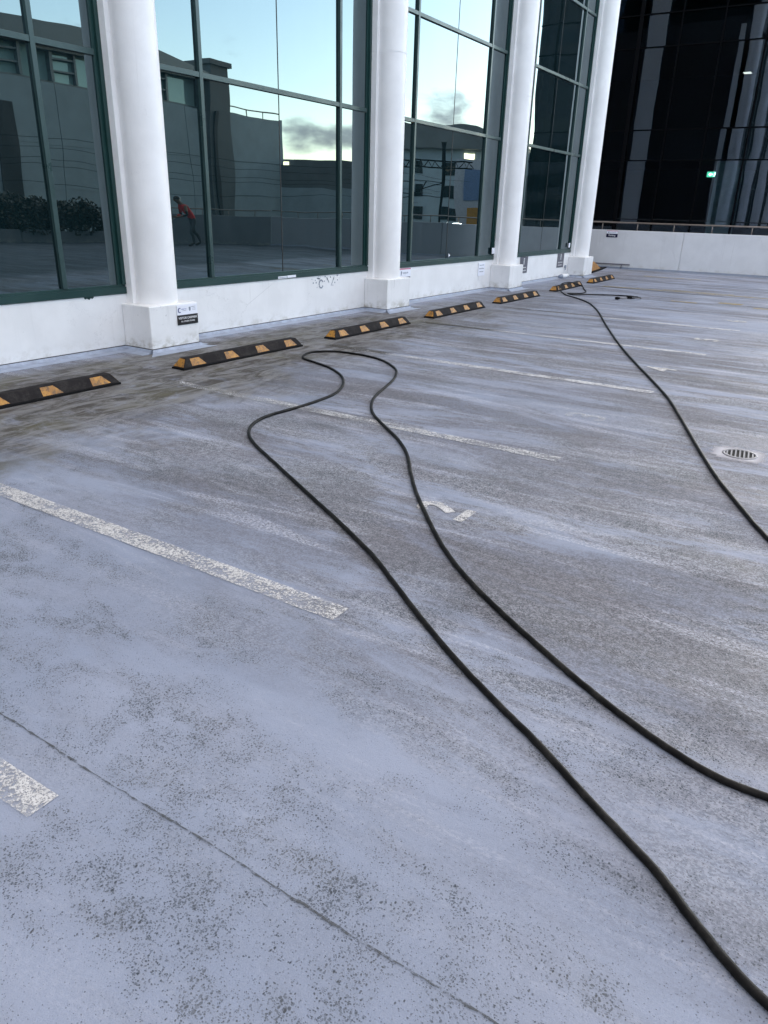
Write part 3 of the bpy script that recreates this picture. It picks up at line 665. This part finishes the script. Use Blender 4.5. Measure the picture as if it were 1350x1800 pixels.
# yellow and black hump in the corner behind last column
hp = empty('speed_hump', (22.35,.42,0), R(8), 'yellow and black rubber ramp wedge in the corner past the last column', 'ramp')
m_ = MB(); m_.add([(-.9,-.36,.04),(.62,-.36,.04),(.62,.36,.04),(-.9,.36,.04),(-.9,-.25,.25),(.02,-.25,.25),(.02,.25,.25),(-.9,.25,.25)], [(0,3,2,1),(4,5,6,7),(0,1,5,4),(1,2,6,5),(2,3,7,6),(3,0,4,7)]); m_.build('yellow_section', M['yellow'], hp)
m_ = MB(); m_.box(-.95,.70,-.42,.42,0,.039); m_.box(.71,1.5,-.4,.4,0,.03); m_.build('base', M['rubber_dark'], hp)
pp = MB(); pp.tube([(FW(3)-.05,3,.13),(FW(-.45)-.05,-.45,.13)], .018, 8); pp.tube([(FW(-.2)-.05,-.2,.13),(FW(-.2)-.05,-.2,.0)], .015, 8)
o = pp.build('wall_conduit', M['signgrey'], None, True); tag(o, 'thin grey conduit low along the far parapet wall in the corner', 'pipe')

# ---------------------------------------------------------------- hoses
H1 = [(1.02,-8.7),(1.08,-8.0),(1.19,-7.4),(1.325,-7.056),(1.433,-6.898),(1.542,-6.768),(1.659,-6.584),(1.813,-6.355),(1.923,-6.171),(2.06,-5.951),(2.264,-5.665),(2.466,-5.402),(2.63,-5.186),(2.844,-4.847),(3.094,-4.424),(3.404,-3.899),(3.592,-3.584),(3.735,-3.391),(3.902,-3.248),(4.094,-3.161),(4.289,-3.136),(4.552,-3.151),(4.866,-3.144),(5.175,-3.097),(5.492,-2.949),(5.785,-2.717),(6.021,-2.402),(6.154,-2.1),(6.231,-1.901),(6.351,-1.789),(6.561,-1.719),(6.723,-1.797),(6.823,-1.965),(6.822,-2.279),(6.725,-2.57),(6.516,-2.848),(6.297,-3.034),(5.934,-3.215),(5.416,-3.392),(5.157,-3.503),(4.91,-3.656),(4.723,-3.819),(4.505,-4.065),(4.309,-4.288),(4.133,-4.452),(3.977,-4.573),(3.754,-4.725),(3.51,-4.902),(3.272,-5.097),(2.987,-5.344),(2.781,-5.549),(2.585,-5.79),(2.404,-6.049),(2.246,-6.292),(2.128,-6.492),(2.037,-6.68),(1.987,-6.83),(1.982,-6.98),(2.02,-7.4),(2.1,-8.0),(2.15,-8.8)]
H2 = [(2.2,-7.9),(3.0,-7.3),(4.003,-6.733),(4.318,-6.579),(4.793,-6.362),(5.352,-6.142),(6.156,-5.846),(6.905,-5.561),(7.521,-5.282),(8.683,-4.737),(9.794,-4.246),(11.272,-3.639),(12.91,-2.985),(13.906,-2.505),(14.507,-2.079),(14.953,-1.687),(15.416,-1.396,.03),(15.889,-1.221,.11),(16.549,-1.175,.11),(16.85,-1.35,.03),(16.442,-1.563),(15.975,-1.758),(15.562,-1.823),(15.267,-1.74,.01),(14.95,-1.72,.03),(14.80,-1.929,.03),(15.153,-2.151,.03),(15.61,-2.299),(15.734,-2.556),(15.742,-2.843),(15.60,-3.00),(15.40,-3.05,.02),(15.22,-3.03,.05)]
RH = .0117
def hose(pts, name, label):
    P = [(p[0], p[1], (p[2] if len(p) > 2 else 0)+RH) for p in pts]; P = spline(P, 7)
    P = [q+Vector((random.gauss(0,.0007), random.gauss(0,.0007), 0)) for q in P]
    m_ = MB(); m_.tube(P, RH, 12); o = m_.build(name, M['hose_body'], None, True); tag(o, label, 'hose', 'black pressure hoses on the deck'); return o
hose(H1, 'hose', 'near black rubber hose making a long double-bent loop toward the wheel stops')
hose(H2, 'hose', 'far black rubber hose running to the wash gun near the last wheel stops')
wg = empty('wash_gun', (15.13,-2.90,0), math.atan2(.302,-.314), 'black pressure washer gun with silver fitting lying at the hose end', 'wash gun')
m_ = MB(); m_.tube([(-.13,0,.045),(-.03,0,.05),(.04,0,.045)], [.028,.036,.026], 10); m_.build('handle', M['hose'], wg, True)
m_ = MB(); m_.tube([(.04,0,.035),(.12,0,.032),(.20,0,.03)], [.016,.018,.013], 10); m_.build('lance', M['castiron'], wg, True)
m_ = MB(); m_.tube([(.20,0,.032),(.25,0,.032),(.29,0,.03)], [.020,.030,.022], 10); m_.build('nozzle', M['hose'], wg, True)
m_ = MB(); m_.tube([(-.05,.02,.05),(-.08,.09,.045),(-.14,.11,.04),(-.19,.06,.04)], .009, 8); m_.build('trigger_guard', M['castiron'], wg, True)

# ---------------------------------------------------------------- far parapet, rail
def parapet(name, a, b, ht_, label, posts=True, th=.16, start=.558, step=1.053, rail=True, mat=None):
    a = Vector((a[0],a[1],0)); b = Vector((b[0],b[1],0)); dd = (b-a).normalized(); L = (b-a).length
    rz = math.atan2(dd.y, dd.x); e = empty(name, a, rz, label, 'wall')
    w = MB(); x = 0; 
    cuts = [0]; 
    while cuts[-1]+4.3 < L-1: cuts.append(cuts[-1]+(4.3 if len(cuts)>1 else first_cut))
    cuts.append(L)
    for p, q in zip(cuts[:-1], cuts[1:]): w.box(p+.007, q-.007, 0, th, 0, ht_)
    w.box(.01, L-.01, .03, th-.03, 0, ht_-.02); w.build('wall_panel', mat or M['farwall'], e, bevel=.008)
    if rail:
        r_ = MB(); r_.tube([(0,.08,ht_+.215),(L,.08,ht_+.215)], .022, 8); ro = r_.build('handrail', M['steel'], e, True)
        x = start
        pm_ = []
        while x < L: pm_.append(x); x += step
        for x in pm_[:100]:
            q_ = MB(); q_.tube([(x,.08,ht_-.005),(x,.08,ht_+.2)], .014, 6); q_.build('post', M['steel'], e, True)
    return e
first_cut = 6+1.875
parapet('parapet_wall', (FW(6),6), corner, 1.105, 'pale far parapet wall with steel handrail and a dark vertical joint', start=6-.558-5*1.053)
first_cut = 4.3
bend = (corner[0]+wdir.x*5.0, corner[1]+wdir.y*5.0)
parapet('parapet_wall', corner, bend, 1.105, 'parapet wall with handrail behind the worker, seen mirrored in the windows', mat=M['parapet_mirror_dark'])
parapet('low_planter_wall', (bend[0]-.01, bend[1]-.01), (bend[0]+wdir.x*45, bend[1]+wdir.y*45), .46, 'low planter wall carrying the hedge, seen mirrored in the left windows', rail=False, th=.2, mat=M['parapet_mirror_dark'])

# leafy plants in the planter
def leaf_mat(name, a, b_):
    t = NT(name); oi = t.noise(t.vec((1,1,1)), 1.5, 4); t.set(col=t.mix(t.ramp(oi, .35, .65), a, b_), rough=.55); return t.mat
M['leaf'] = leaf_mat('hedge_leaf', (.006,.010,.005), (.014,.017,.008)); M['bark'] = simple('bark', (.06,.045,.03), .9)
perp = Vector((-wdir.y, wdir.x, 0)); perp = perp if perp.dot(Vector((0,-1,0))) > 0 else -perp
def bush(c, rx, rz_, n, label):
    e = empty('hedge_bush', c, 0, label, 'bush', 'bushes in the planter'); m_ = MB()
    lobes = [(random.uniform(-.55,.55)*rx, random.uniform(-.4,.4)*rx, random.uniform(.15,.8)*rz_, random.uniform(.4,.62)) for _ in range(9)]
    for _ in range(n):
        lx, ly, lz, lr = random.choice(lobes); v = Vector((random.gauss(0,1),random.gauss(0,1),random.gauss(0,1))).normalized()*random.random()**.4
        p = Vector((lx+v.x*lr*rx, ly+v.y*lr*rx*.8, lz+v.z*lr*rz_*.8)); p.z = max(.02, p.z)
        a = Vector((random.gauss(0,1),random.gauss(0,1),random.gauss(0,1))).normalized(); b_ = a.cross(Vector((random.gauss(0,1),random.gauss(0,1),random.gauss(0,1)))).normalized(); s_ = random.uniform(.06,.10)
        m_.add([p-a*s_, p+b_*s_*.5, p+a*s_, p-b_*s_*.5], [(0,1,2,3)])
    m_.build('foliage', M['leaf'], e)
    s_ = MB()
    for k in range(4): s_.tube([(0,0,0),(random.uniform(-.3,.3)*rx,random.uniform(-.3,.3)*rx,rz_*.8)], [.03,.012], 6)
    s_.build('stem', M['bark'], e)
labs = ['dark bushy shrub nearest the parapet end in the mirrored planter', 'tall dark shrub second along the mirrored planter', 'broad dark shrub third along the mirrored planter', 'rounded dark shrub fourth along the mirrored planter', 'wide dark shrub fifth along the mirrored planter', 'dense dark shrub sixth along the mirrored planter', 'large dark shrub seventh along the mirrored planter','leafy dark shrub eighth along the mirrored planter','spreading dark shrub last along the mirrored planter']
for k, s_ in enumerate([5.9,7.2,8.6,10.0,11.4,12.9,14.5,16.2,18.0]):
    c = Vector((corner[0],corner[1],.3))+wdir*s_+perp*.95; bush(c, 1.35, [1.0,1.2,1.15,1.3,1.45,1.25,1.5,1.2,1.35][k], 3200, labs[k])
pl = MB(); c0 = Vector((bend[0],bend[1],0)); pl.obox(c0+wdir*22+perp*1.1, wdir, perp, 22, .88, 0, .34); M['soil'] = simple('soil', (.04,.03,.02), .95); struct('planter_soil', pl, M['soil'])

# ---------------------------------------------------------------- worker in red (bent over, washing)
def person(loc, rz):
    verts = {}; V = []; E_ = []; Rad = []
    def j(n, p, rr, par=None):
        verts[n] = len(V); V.append(p); Rad.append(rr)
        if par: E_.append((verts[par], verts[n]))
    # facing +x, leaning forward
    j('pelvis',(0,0,.95),(.155,.13)); j('waist',(.07,0,1.08),(.145,.12),'pelvis'); j('chest',(.22,0,1.28),(.175,.14),'waist'); j('upper',(.33,0,1.43),(.15,.12),'chest')
    j('neck',(.40,0,1.51),(.06,.06),'upper'); j('head0',(.455,0,1.57),(.085,.08),'neck'); j('head1',(.49,0,1.65),(.10,.085),'head0'); j('head2',(.50,0,1.72),(.075,.07),'head1')
    j('nose',(.585,0,1.62),(.018,.02),'head1')
    for s, nm in ((-1,'r'),(1,'l')):
        j('hip'+nm,(0,s*.10,.90),(.10,.10),'pelvis'); kn = (.16,s*.13,.50) if s < 0 else (-.06,s*.12,.50); an = (.05,s*.14,.09) if s < 0 else (-.30,s*.13,.11)
        j('knee'+nm,kn,(.065,.065),'hip'+nm); j('calf'+nm,((kn[0]+an[0])/2-.02,kn[1],(kn[2]+an[2])/2+.06),(.06,.06),'knee'+nm); j('ankle'+nm,an,(.042,.042),'calf'+nm)
        j('ball'+nm,(an[0]+.13,an[1],.045),(.045,.032),'ankle'+nm); j('toe'+nm,(an[0]+.20,an[1],.035),(.035,.026),'ball'+nm)
        j('sh'+nm,(.33,s*.19,1.39),(.07,.07),'upper'); el = (.30,s*.27,1.12); wr = (.52,s*.13,1.02)
        j('elbow'+nm,el,(.045,.045),'sh'+nm); j('fore'+nm,((el[0]*.6+wr[0]*.4),(el[1]*.6+wr[1]*.4),(el[2]*.6+wr[2]*.4)),(.043,.04),'elbow'+nm); j('wrist'+nm,wr,(.027,.027),'fore'+nm)
        j('palm'+nm,(wr[0]+.06,wr[1]-s*.02,wr[2]-.01),(.034,.02),'wrist'+nm)
        for q in range(4):
            oz = (q-1.5)*.019; j('f%d'%q+nm,(wr[0]+.115,wr[1]-s*.02,wr[2]+oz),(.0095,.0095),'palm'+nm); j('g%d'%q+nm,(wr[0]+.135-.004*abs(q-1.5),wr[1]-s*.055,wr[2]+oz),(.0085,.0085),'f%d'%q+nm)
        j('th'+nm,(wr[0]+.06,wr[1]-s*.055,wr[2]+.03),(.011,.011),'palm'+nm)
    me = bpy.data.meshes.new('person_cage'); me.from_pydata(V, E_, []); o = bpy.data.objects.new('cage', me); COL.objects.link(o)
    o.modifiers.new('skin','SKIN')
    for i, rr in enumerate(Rad): me.skin_vertices[0].data[i].radius = rr
    me.skin_vertices[0].data[0].use_root = True
    o.modifiers.new('sub','SUBSURF').levels = 2; o.modifiers['sub'].render_levels = 2
    dg = bpy.context.evaluated_depsgraph_get(); body = bpy.data.meshes.new_from_object(o.evaluated_get(dg)); bpy.data.objects.remove(o); body.name = 'person'
    for nm, c, rr in (('skin',(.17,.09,.06),.5),('red_shirt',(.62,.03,.03),.8),('grey_trousers',(.055,.06,.07),.85),('black_shoe',(.02,.02,.02),.6),('black_sleeve',(.02,.025,.025),.8)):
        body.materials.append(simple(nm, c, rr))
    for p in body.polygons:
        c = p.center; p.use_smooth = True; m = 0
        if c.z < .11: m = 3
        elif c.z < 1.0 and c.x < .30: m = 2
        elif c.z < 1.47 and (c.x-.0) < .45 and abs(c.y) < .21: m = 1
        if abs(c.y) > .215 and c.z > 1.0 and c.z < 1.24: m = 4
        p.material_index = m
    po = bpy.data.objects.new('person', body); COL.objects.link(po); po.location = loc; po.rotation_euler = (0,0,rz)
    tag(po, 'person in a red shirt and dark trousers bending forward to wash, mirrored in the window', 'person')
    h = MB()
    for k in range(9):
        th = R(k*22.5-0); 
    n1, n2_ = 12, 7; vs_ = []
    for a in range(n2_):
        ph = R(90-a*16)
        for b_ in range(n1): t_ = 2*math.pi*b_/n1; vs_.append((.475+.108*math.cos(ph)*math.cos(t_), .098*math.cos(ph)*math.sin(t_), 1.655+.115*math.sin(ph)))
    h.add(vs_, [(a*n1+b_, a*n1+(b_+1)%n1, (a+1)*n1+(b_+1)%n1, (a+1)*n1+b_) for a in range(n2_-1) for b_ in range(n1)]); h.build('hair', M['black'], po, True)
    return po
PP = (21.2,-15.35,0)
person(PP, R(90+35+75))
ln = MB(); ln.tube([(0,0,0),(.55,0,-.45),(.85,0,-.72)], [.016,.014,.010], 8); o = ln.build('wash_lance', M['castiron'], None, True, loc=(PP[0]+.0, PP[1], 1.02)); o.rotation_euler = (0,0,R(200)); o.location = (PP[0]+.58*math.cos(R(200)), PP[1]+.58*math.sin(R(200)), 1.0); tag(o, 'metal wash lance held by the person in red', 'lance')
po_ = MB(); po_.tube([(0,0,0),(.55,-.5,1.6)], .02, 8); o = po_.build('broom_handle', M['signwhite'], None, True, loc=(19.9,-19.0,.0)); tag(o, 'pale broom handle leaning by the planter, mirrored in the left window', 'pole')

# ---------------------------------------------------------------- dark glass tower past the far parapet
tw = empty('dark_glass_tower', (30,4,0), 0, 'dark glass office tower rising behind the far parapet', 'building')
def tb(mb, name, mats, **k):
    o = mb.build(name, mats, tw, **k); o.matrix_parent_inverse = Matrix.Translation((-30,-4,0)); return o
TX, TY0, TY1, TH = 30.0, -5.6, 16.2, 24.0
m_ = MB(); m_.box(TX+7,TX+26,TY0+.1,TY1,-6,TH); m_.box(TX+.35,TX+7,TY0+.1,TY0+.35,-6,TH); m_.box(TX+.35,TX+7,TY1-.2,TY1,-6,TH); tb(m_, 'core', M['dark'])
m_ = MB(); m_.box(TX-.1,TX+26,TY0,TY1,TH,TH+1); tb(m_, 'roof', M['dframe'])
floors = [-6+.0, -2.71, .84, 4.38, 7.94, 11.48, 15.03, 18.6, 22.1]
m_ = MB()
for z in floors: m_.box(TX+.15,TX+7,TY0+.36,TY1-.2,z-.95,z-.02)
tb(m_, 'floor_slabs', M['dark'])
ys = [-.75+1.37*k for k in range(-3,12)]
m_ = MB()
for y in ys[0:1]+ys[1:]:
    if TY0+.1 < y < TY1: m_.box(TX-.035,TX+.09,y-.022,y+.022,-6,TH)
m_.box(TX-.05,TX+.3,1.94,2.06,-6,TH); tb(m_, 'mullions', M['dframe'])
m_ = MB()
for z in floors:
    for zz in (z-.99, z): m_.box(TX-.02,TX+.08,TY0,TY1,zz-.02,zz+.02)
tb(m_, 'transoms', M['dframe'])
yy = [TY0]+[y for y in ys if y > TY0+.1]+[TY1]
zs = sorted([z-.99 for z in floors]+[z for z in floors])+[TH]
for a, b_ in zip(yy[:-1], yy[1:]):
    if a > 9: continue
    for za, zb in zip(zs[:-1], zs[1:]):
        if za < -.3 or za > 12: continue
        t1, t2 = random.gauss(0,.003), random.gauss(0,.003); ym, zm = (a+b_)/2, (za+zb)/2; q = []
        for xb in (TX+.02, TX+.03):
            for (y, z) in ((a,za),(b_,za),(b_,zb),(a,zb)): q.append((xb+(y-ym)*t1+(z-zm)*t2, y, z))
        pn = MB(); pn.add(q, [(0,1,2,3),(7,6,5,4),(0,4,5,1),(1,5,6,2),(2,6,7,3),(3,7,4,0)]); tb(pn, 'pane', M['dglass'])
M['dglass_far'] = glass_material('dark_solid_glass', 1.8, (.8,.88,1.0), wob=.9, scale=.5)
m_ = MB(); m_.box(TX+.02,TX+.03,9,TY1,-6,TH); m_.box(TX+.02,TX+.03,TY0,9,zs[-3],TH); m_.box(TX+.02,TX+.03,TY0,9,-6,floors[1]-.99+3.2); tb(m_, 'far_panes', M['dglass_far'])
m_ = MB(); m_.box(TX+.05,TX+26,TY0,TY0+.08,-6,TH); tb(m_, 'end_glazing', M['dglass_far'])
# concrete pier inside, exit sign
M['teal'] = simple('pale_teal_plaster', (.50,.62,.60), .7)
m_ = MB(); m_.box(TX+.16,TX+.7,-2.10,-1.28,.84,3.40); tb(m_, 'interior_pier', M['teal'])
ex = empty('exit_sign', (TX+1.0,-1.04,2.98), 0, 'small lit green exit sign with running figure and arrow behind the dark tower glass', 'sign')
m_ = MB(); m_.box(0,.03,-.20,.20,-.09,.09); m_.build('lit_panel', emit('exit_green', (.06,.42,.26), .9), ex)
m_ = MB(); X_ = -.003
m_.add([(X_,.15,0),(X_,.07,.06),(X_,.07,.02),(X_,.0,.02),(X_,.0,-.02),(X_,.07,-.02),(X_,.07,-.06)], [(0,1,2,3,4,5,6)])
m_.add([(X_,-.06,.07),(X_,-.09,.07),(X_,-.09,.04),(X_,-.06,.04)], [(0,1,2,3)]); m_.add([(X_,-.05,.035),(X_,-.11,.035),(X_,-.11,-.01),(X_,-.05,-.01)], [(0,1,2,3)]); m_.add([(X_,-.03,-.07),(X_,-.05,-.07),(X_,-.09,-.01),(X_,-.06,-.01)], [(0,1,2,3)]); m_.add([(X_,-.15,-.06),(X_,-.13,-.07),(X_,-.08,-.01),(X_,-.11,-.01)], [(0,1,2,3)])
m_.build('pictogram', emit('exit_white', (.8,1,.9), 2.0), ex)
for (x, y, z) in [(33.0,-.6,3.75),(32.0,-1.4,6.3),(34.0,-1.9,7.35)]:
    o = MB().box(-.15,.15,-.12,.12,-.02,.0).build('ceiling_light', emit('lamp_warm', (1,.95,.85), .5), None, loc=(x,y,z)); tag(o, {3.75:'small dim ceiling light low inside the dark tower',6.3:'small dim ceiling light midway up inside the dark tower',7.35:'small dim ceiling light highest inside the dark tower'}[z], 'ceiling light', 'ceiling lights inside the tower')

# ---------------------------------------------------------------- the town across the railway (seen mirrored in the windows)
M['concrete'] = simple('grey_concrete', (.25,.305,.335), .8, 0, .12, .5)
M['concrete_d'] = simple('dark_concrete', (.10,.11,.115), .8, 0, .2, .4)
M['zinc'] = simple('zinc_roof', (.16,.18,.19), .5, .3)
M['winlit'] = emit('lit_window', (1,.86,.5), 2.2)
M['wind'] = glass_material('town_window', 1.6, (1,1,1), wob=.3)
M['clere'] = glass_material('clerestory_glass', 1.9, (.8,1,.95), wob=.5, base=(.30,.42,.40))
def building(name, label, c, half, z0, z1, ax, mat):
    e = empty(name, (c[0],c[1],0), math.atan2(ax[1],ax[0]), label, 'building'); m_ = MB(); m_.box(-half[0],half[0],-half[1],half[1],-6,z1); m_.build('walls', mat, e); return e
# A: long concrete hall with clerestory and curved roof, face at y=-38
A = empty('long_concrete_hall', (10,-38,0), 0, 'long grey concrete hall with glazed clerestory and low curved roof, mirrored in the left windows', 'building')
m_ = MB()
cuts = [-50,-32,-20,-8,2,12,22,33,43.6]
for a, b_ in zip(cuts[:-1], cuts[1:]):
    for (za, zb) in ((-6,2.05),(2.07,4.6),(4.62,8.0)): m_.box(a+.02,b_-.02,-14,0,za,zb)
m_.box(-50,43.6,-13.9,-.08,-6,7.95); m_.build('wall', M['concrete'], A)
m_ = MB(); m_.box(-50,34.9,-13,-.6,8.0,8.2); m_.box(-50,34.9,-13,-.1,9.9,10.12)
for k in range(44):
    a = -50+k*1.9; m_.box(a,a+.2,-.75,-.4,8.2,9.9)
    if k % 2 == 0:
        for z in (8.8,9.5): m_.box(a,a+1.9,-.73,-.45,z,z+.10)
m_.build('clerestory_frame', M['zinc'], A)
m_ = MB(); m_.box(-50,34.9,-13,-.8,8.2,9.9); m_.build('clerestory_glass', M['clere'], A)
m_ = MB(); n = 24
for (xa, xb, zc) in ((-50,12,1.3),(12,34.9,1.05)):
    vs_ = []
    for i in range(n+1):
        x_ = xa+(xb-xa)*i/n; zz = 10.13+zc*math.sin(math.pi*i/n)**.8; vs_ += [(x_,.3,10.125),(x_,.3,zz+.12),(x_,-13,zz+.12),(x_,-13,10.125)]
    m_.add(vs_, [(4*i+q,4*(i+1)+q,4*(i+1)+(q+1)%4,4*i+(q+1)%4) for i in range(n) for q in range(4)]+[(0,1,2,3),(4*n,4*n+3,4*n+2,4*n+1)])
m_.build('roof', M['zinc'], A)
m_ = MB(); m_.box(35.0,37.0,-10,.35,-6,10.9); m_.box(34.8,37.3,-10.2,.6,10.9,11.25); m_.build('stair_tower', M['concrete_d'], A)
m_ = MB(); m_.tube([(37.2,.0-.3,8.5),(43.4,-.3,8.5)], .05, 6)
for x in (37.4,39.4,41.4,43.2): m_.tube([(x,-.3,8.0),(x,-.3,8.5)], .04, 6)
m_.build('roof_rail', M['steel'], A)
m_ = MB(); m_.box(17.9,19.2,.01,.12,.3,6.6); m_.box(35.3,35.6,.36,.5,-6,8); m_.build('recess_panel', M['dark'], A)
for (x0, x1, z0, z1) in [(15.6,15.95,1.2,2.6),(12.6,13.4,1.9,2.7),(12.7,13.0,.9,1.5),(14.0,14.3,1.0,1.5)]:
    q_ = MB(); q_.box(x0+1,x1+1,.02,.06,z0,z1); q_.build('lit_opening', emit('dim_lit', (.55,.55,.25), .35), A)
W_ = building('unseen_west_block', 'unseen tall grey block behind the camera, added to darken the tower and window reflections', (-46,-14), (7,30), 0, 27, (1,0), M['concrete_d'])  # unseen block, added and kept tall to hide west sky from the reflections
for k in range(7):
    m_ = MB(); m_.box(7.01,7.06,-29,29,1.2+k*3.3,3.0+k*3.3); m_.build('window', M['wind'], W_)
# B dark far terraces
B = building('distant_warehouse', 'long dark flat-roofed warehouse beyond the railway, mirrored right of the concrete hall', (98,-72), (9,9), 0, 7.6, (.6,.8), M['concrete_d'])
for k in range(6):
    q_ = MB(); q_.box(-4+k*2.0,-3.3+k*2.0,9.01,9.1,4.6+(k%2)*1.6,5.7+(k%2)*1.6); q_.build('window', M['winlit'] if k in (1,4) else M['signwhite'], B)
S = building('stepped_terrace_block', 'grey stepped block on the far side of the railway, mirrored in the second bay', (58,-38), (7,4), 0, 2.9, (.6,.8), M['concrete'])
m_ = MB()
for k in range(5): m_.box(-7+k*1.3,7,-4,4,2.9+k*.45-.0,2.9+(k+1)*.45)
m_.build('steps', M['concrete_d'], S)
# C: apartment block with dark curved eave
axC = Vector((.30,.954,0)); 
C = building('apartment_block', 'grey apartment block with dark curved eave and balconies, mirrored in the third bay', (90.6,-42.0), (9.6,6), 0, 8.4, (.30,.954), M['concrete'])
# local +y points away from viewer -> face at local y=+6 is towards -x ... choose both faces
m_ = MB(); n = 16; vs_ = []
for i in range(n+1):
    x_ = -10.2+20.0*i/n; zz = 12.2-2.9*(i/n)+.3*math.sin(i*.7); vs_ += [(x_,6.9,8.2),(x_,6.9,zz),(x_,-6.3,zz),(x_,-6.3,8.2)]
m_.add(vs_, [(4*i+q,4*(i+1)+q,4*(i+1)+(q+1)%4,4*i+(q+1)%4) for i in range(n) for q in range(4)]+[(0,1,2,3),(4*n,4*n+3,4*n+2,4*n+1)]); m_.build('roof', M['concrete_d'], C)
m_ = MB()
for z in (-2.2,.3,2.8,5.4):
    for x0 in (-7.8,-5.4,-2.6,1.0): m_.box(x0,x0+1.1,6.01,6.1,z,z+1.4)
m_.box(7.9,9.4,6.01,6.2,-1,7.2); m_.build('window', M['wind'], C)
m_ = MB(); m_.box(2.6,3.9,6.01,6.12,6.9,7.8); m_.box(5.0,5.7,6.01,6.12,7.0,7.7); m_.box(3.0,3.5,6.01,6.12,3.0,4.1); m_.build('lit_window', M['winlit'], C)
m_ = MB(); m_.box(5.1,5.9,6.01,6.12,2.9,4.1); m_.build('window', M['wind'], C)
m_ = MB(); m_.box(9.7,12.4,-5,5,-6,7.2); m_.box(9.6,12.9,-5.2,5.4,7.2,7.9); m_.build('side_wing', M['concrete'], C)
m_ = MB(); m_.box(9.9,11.5,5.01,5.1,-1,5.6); m_.build('window', M['concrete_d'], C)
D = building('pale_rendered_block', 'pale flat-topped block with a large blue panel on its side, mirrored in the third bay', (76.0,-29.0), (3.6,5), 0, 6.2, (.40,.916), simple('pale_blue_render', (.36,.38,.42), .8))
m_ = MB(); m_.box(-2.8,.9,5.01,5.08,2.6,5.3); m_.build('blue_panel', simple('blue_cladding', (.10,.16,.29), .6), D)
Y = building('site_container', 'yellow painted site hut beyond the parapet, mirrored low in the third bay', (41.2,-12.6), (1.15,1.2), 0, 1.72, (.30,.954), simple('yellow_hut_paint', (.50,.24,.02), .5))
m_ = MB(); m_.box(-.45,.25,1.201,1.24,.5,1.3); m_.build('window', M['dark'], Y)
hl = MB(); hl.tube([(0,0,-6),(0,0,1.15)], .04, 6); o = empty('yard_lamp', (40.2,-14.2,0), 0, 'small bright yard lamp beside the yellow hut, mirrored in the third bay', 'lamp'); hl.build('pole', M['steel'], o); q_ = MB(); q_.box(-.16,.1,-.2,.2,.72,.84); q_.build('lamp_head', emit('lamp_white', (1,1,.95), 12.), o)
# overhead line gantry, masts and wires
G_ = empty('railway_gantry', (48.3,-20.5,0), math.atan2(3.3,1.9), 'dark lattice railway gantry beyond the parapet, mirrored in the third bay', 'gantry')
m_ = MB(); L_ = 4.2
for yb in (-.25,.25):
    for z in (4.2,4.62): m_.tube([(-L_,yb,z),(L_-1.5,yb,z)], .035, 5)
k = -L_
while k < L_-1.9:
    m_.tube([(k,-.25,4.2),(k+.25,-.25,4.62)], .022, 4); m_.tube([(k+.25,-.25,4.62),(k+.5,-.25,4.2)], .022, 4); m_.tube([(k,.25,4.2),(k+.25,.25,4.62)], .022, 4); k += .5
m_.build('lattice_beam', M['dframe'], G_)
m_ = MB(); m_.box(.9,1.12,-.12,.12,-6,5.8); m_.build('mast', M['dframe'], G_)
m_ = MB(); m_.tube([(1,0,3.3),(-1.2,0,2.4),(-.5,0,2.4),(-.1,0,3.3)], .035, 5); m_.tube([(1,0,3.3),(-3.2,0,3.3)], .025, 5); m_.tube([(1,0,2.3),(-3.2,0,2.35)], .025, 5); m_.tube([(-1.2,0,2.4),(-2.7,0,3.0)], .02, 5); m_.build('cantilever_arm', M['dframe'], G_)
for i, (y, z) in enumerate([(-26.0,4.1),(-27.2,3.75),(-28.4,3.3),(-29.2,3.05),(-30.5,2.3)]):
    m_ = MB(); m_.tube([(x, y+.06*(x-20), z+.35*(math.cos((x%24-12)/12*1.57)*-1)) for x in range(-30,62,2)], .010, 5)
    o = m_.build('overhead_wire', M['dframe'], None); tag(o, ['highest thin overhead railway wire crossing the mirrored hall','second highest thin overhead wire crossing the mirrored hall','middle thin overhead wire crossing the mirrored hall','second lowest thin overhead wire crossing the mirrored hall','lowest thin overhead wire crossing the mirrored hall'][i], 'wire', 'overhead railway wires')
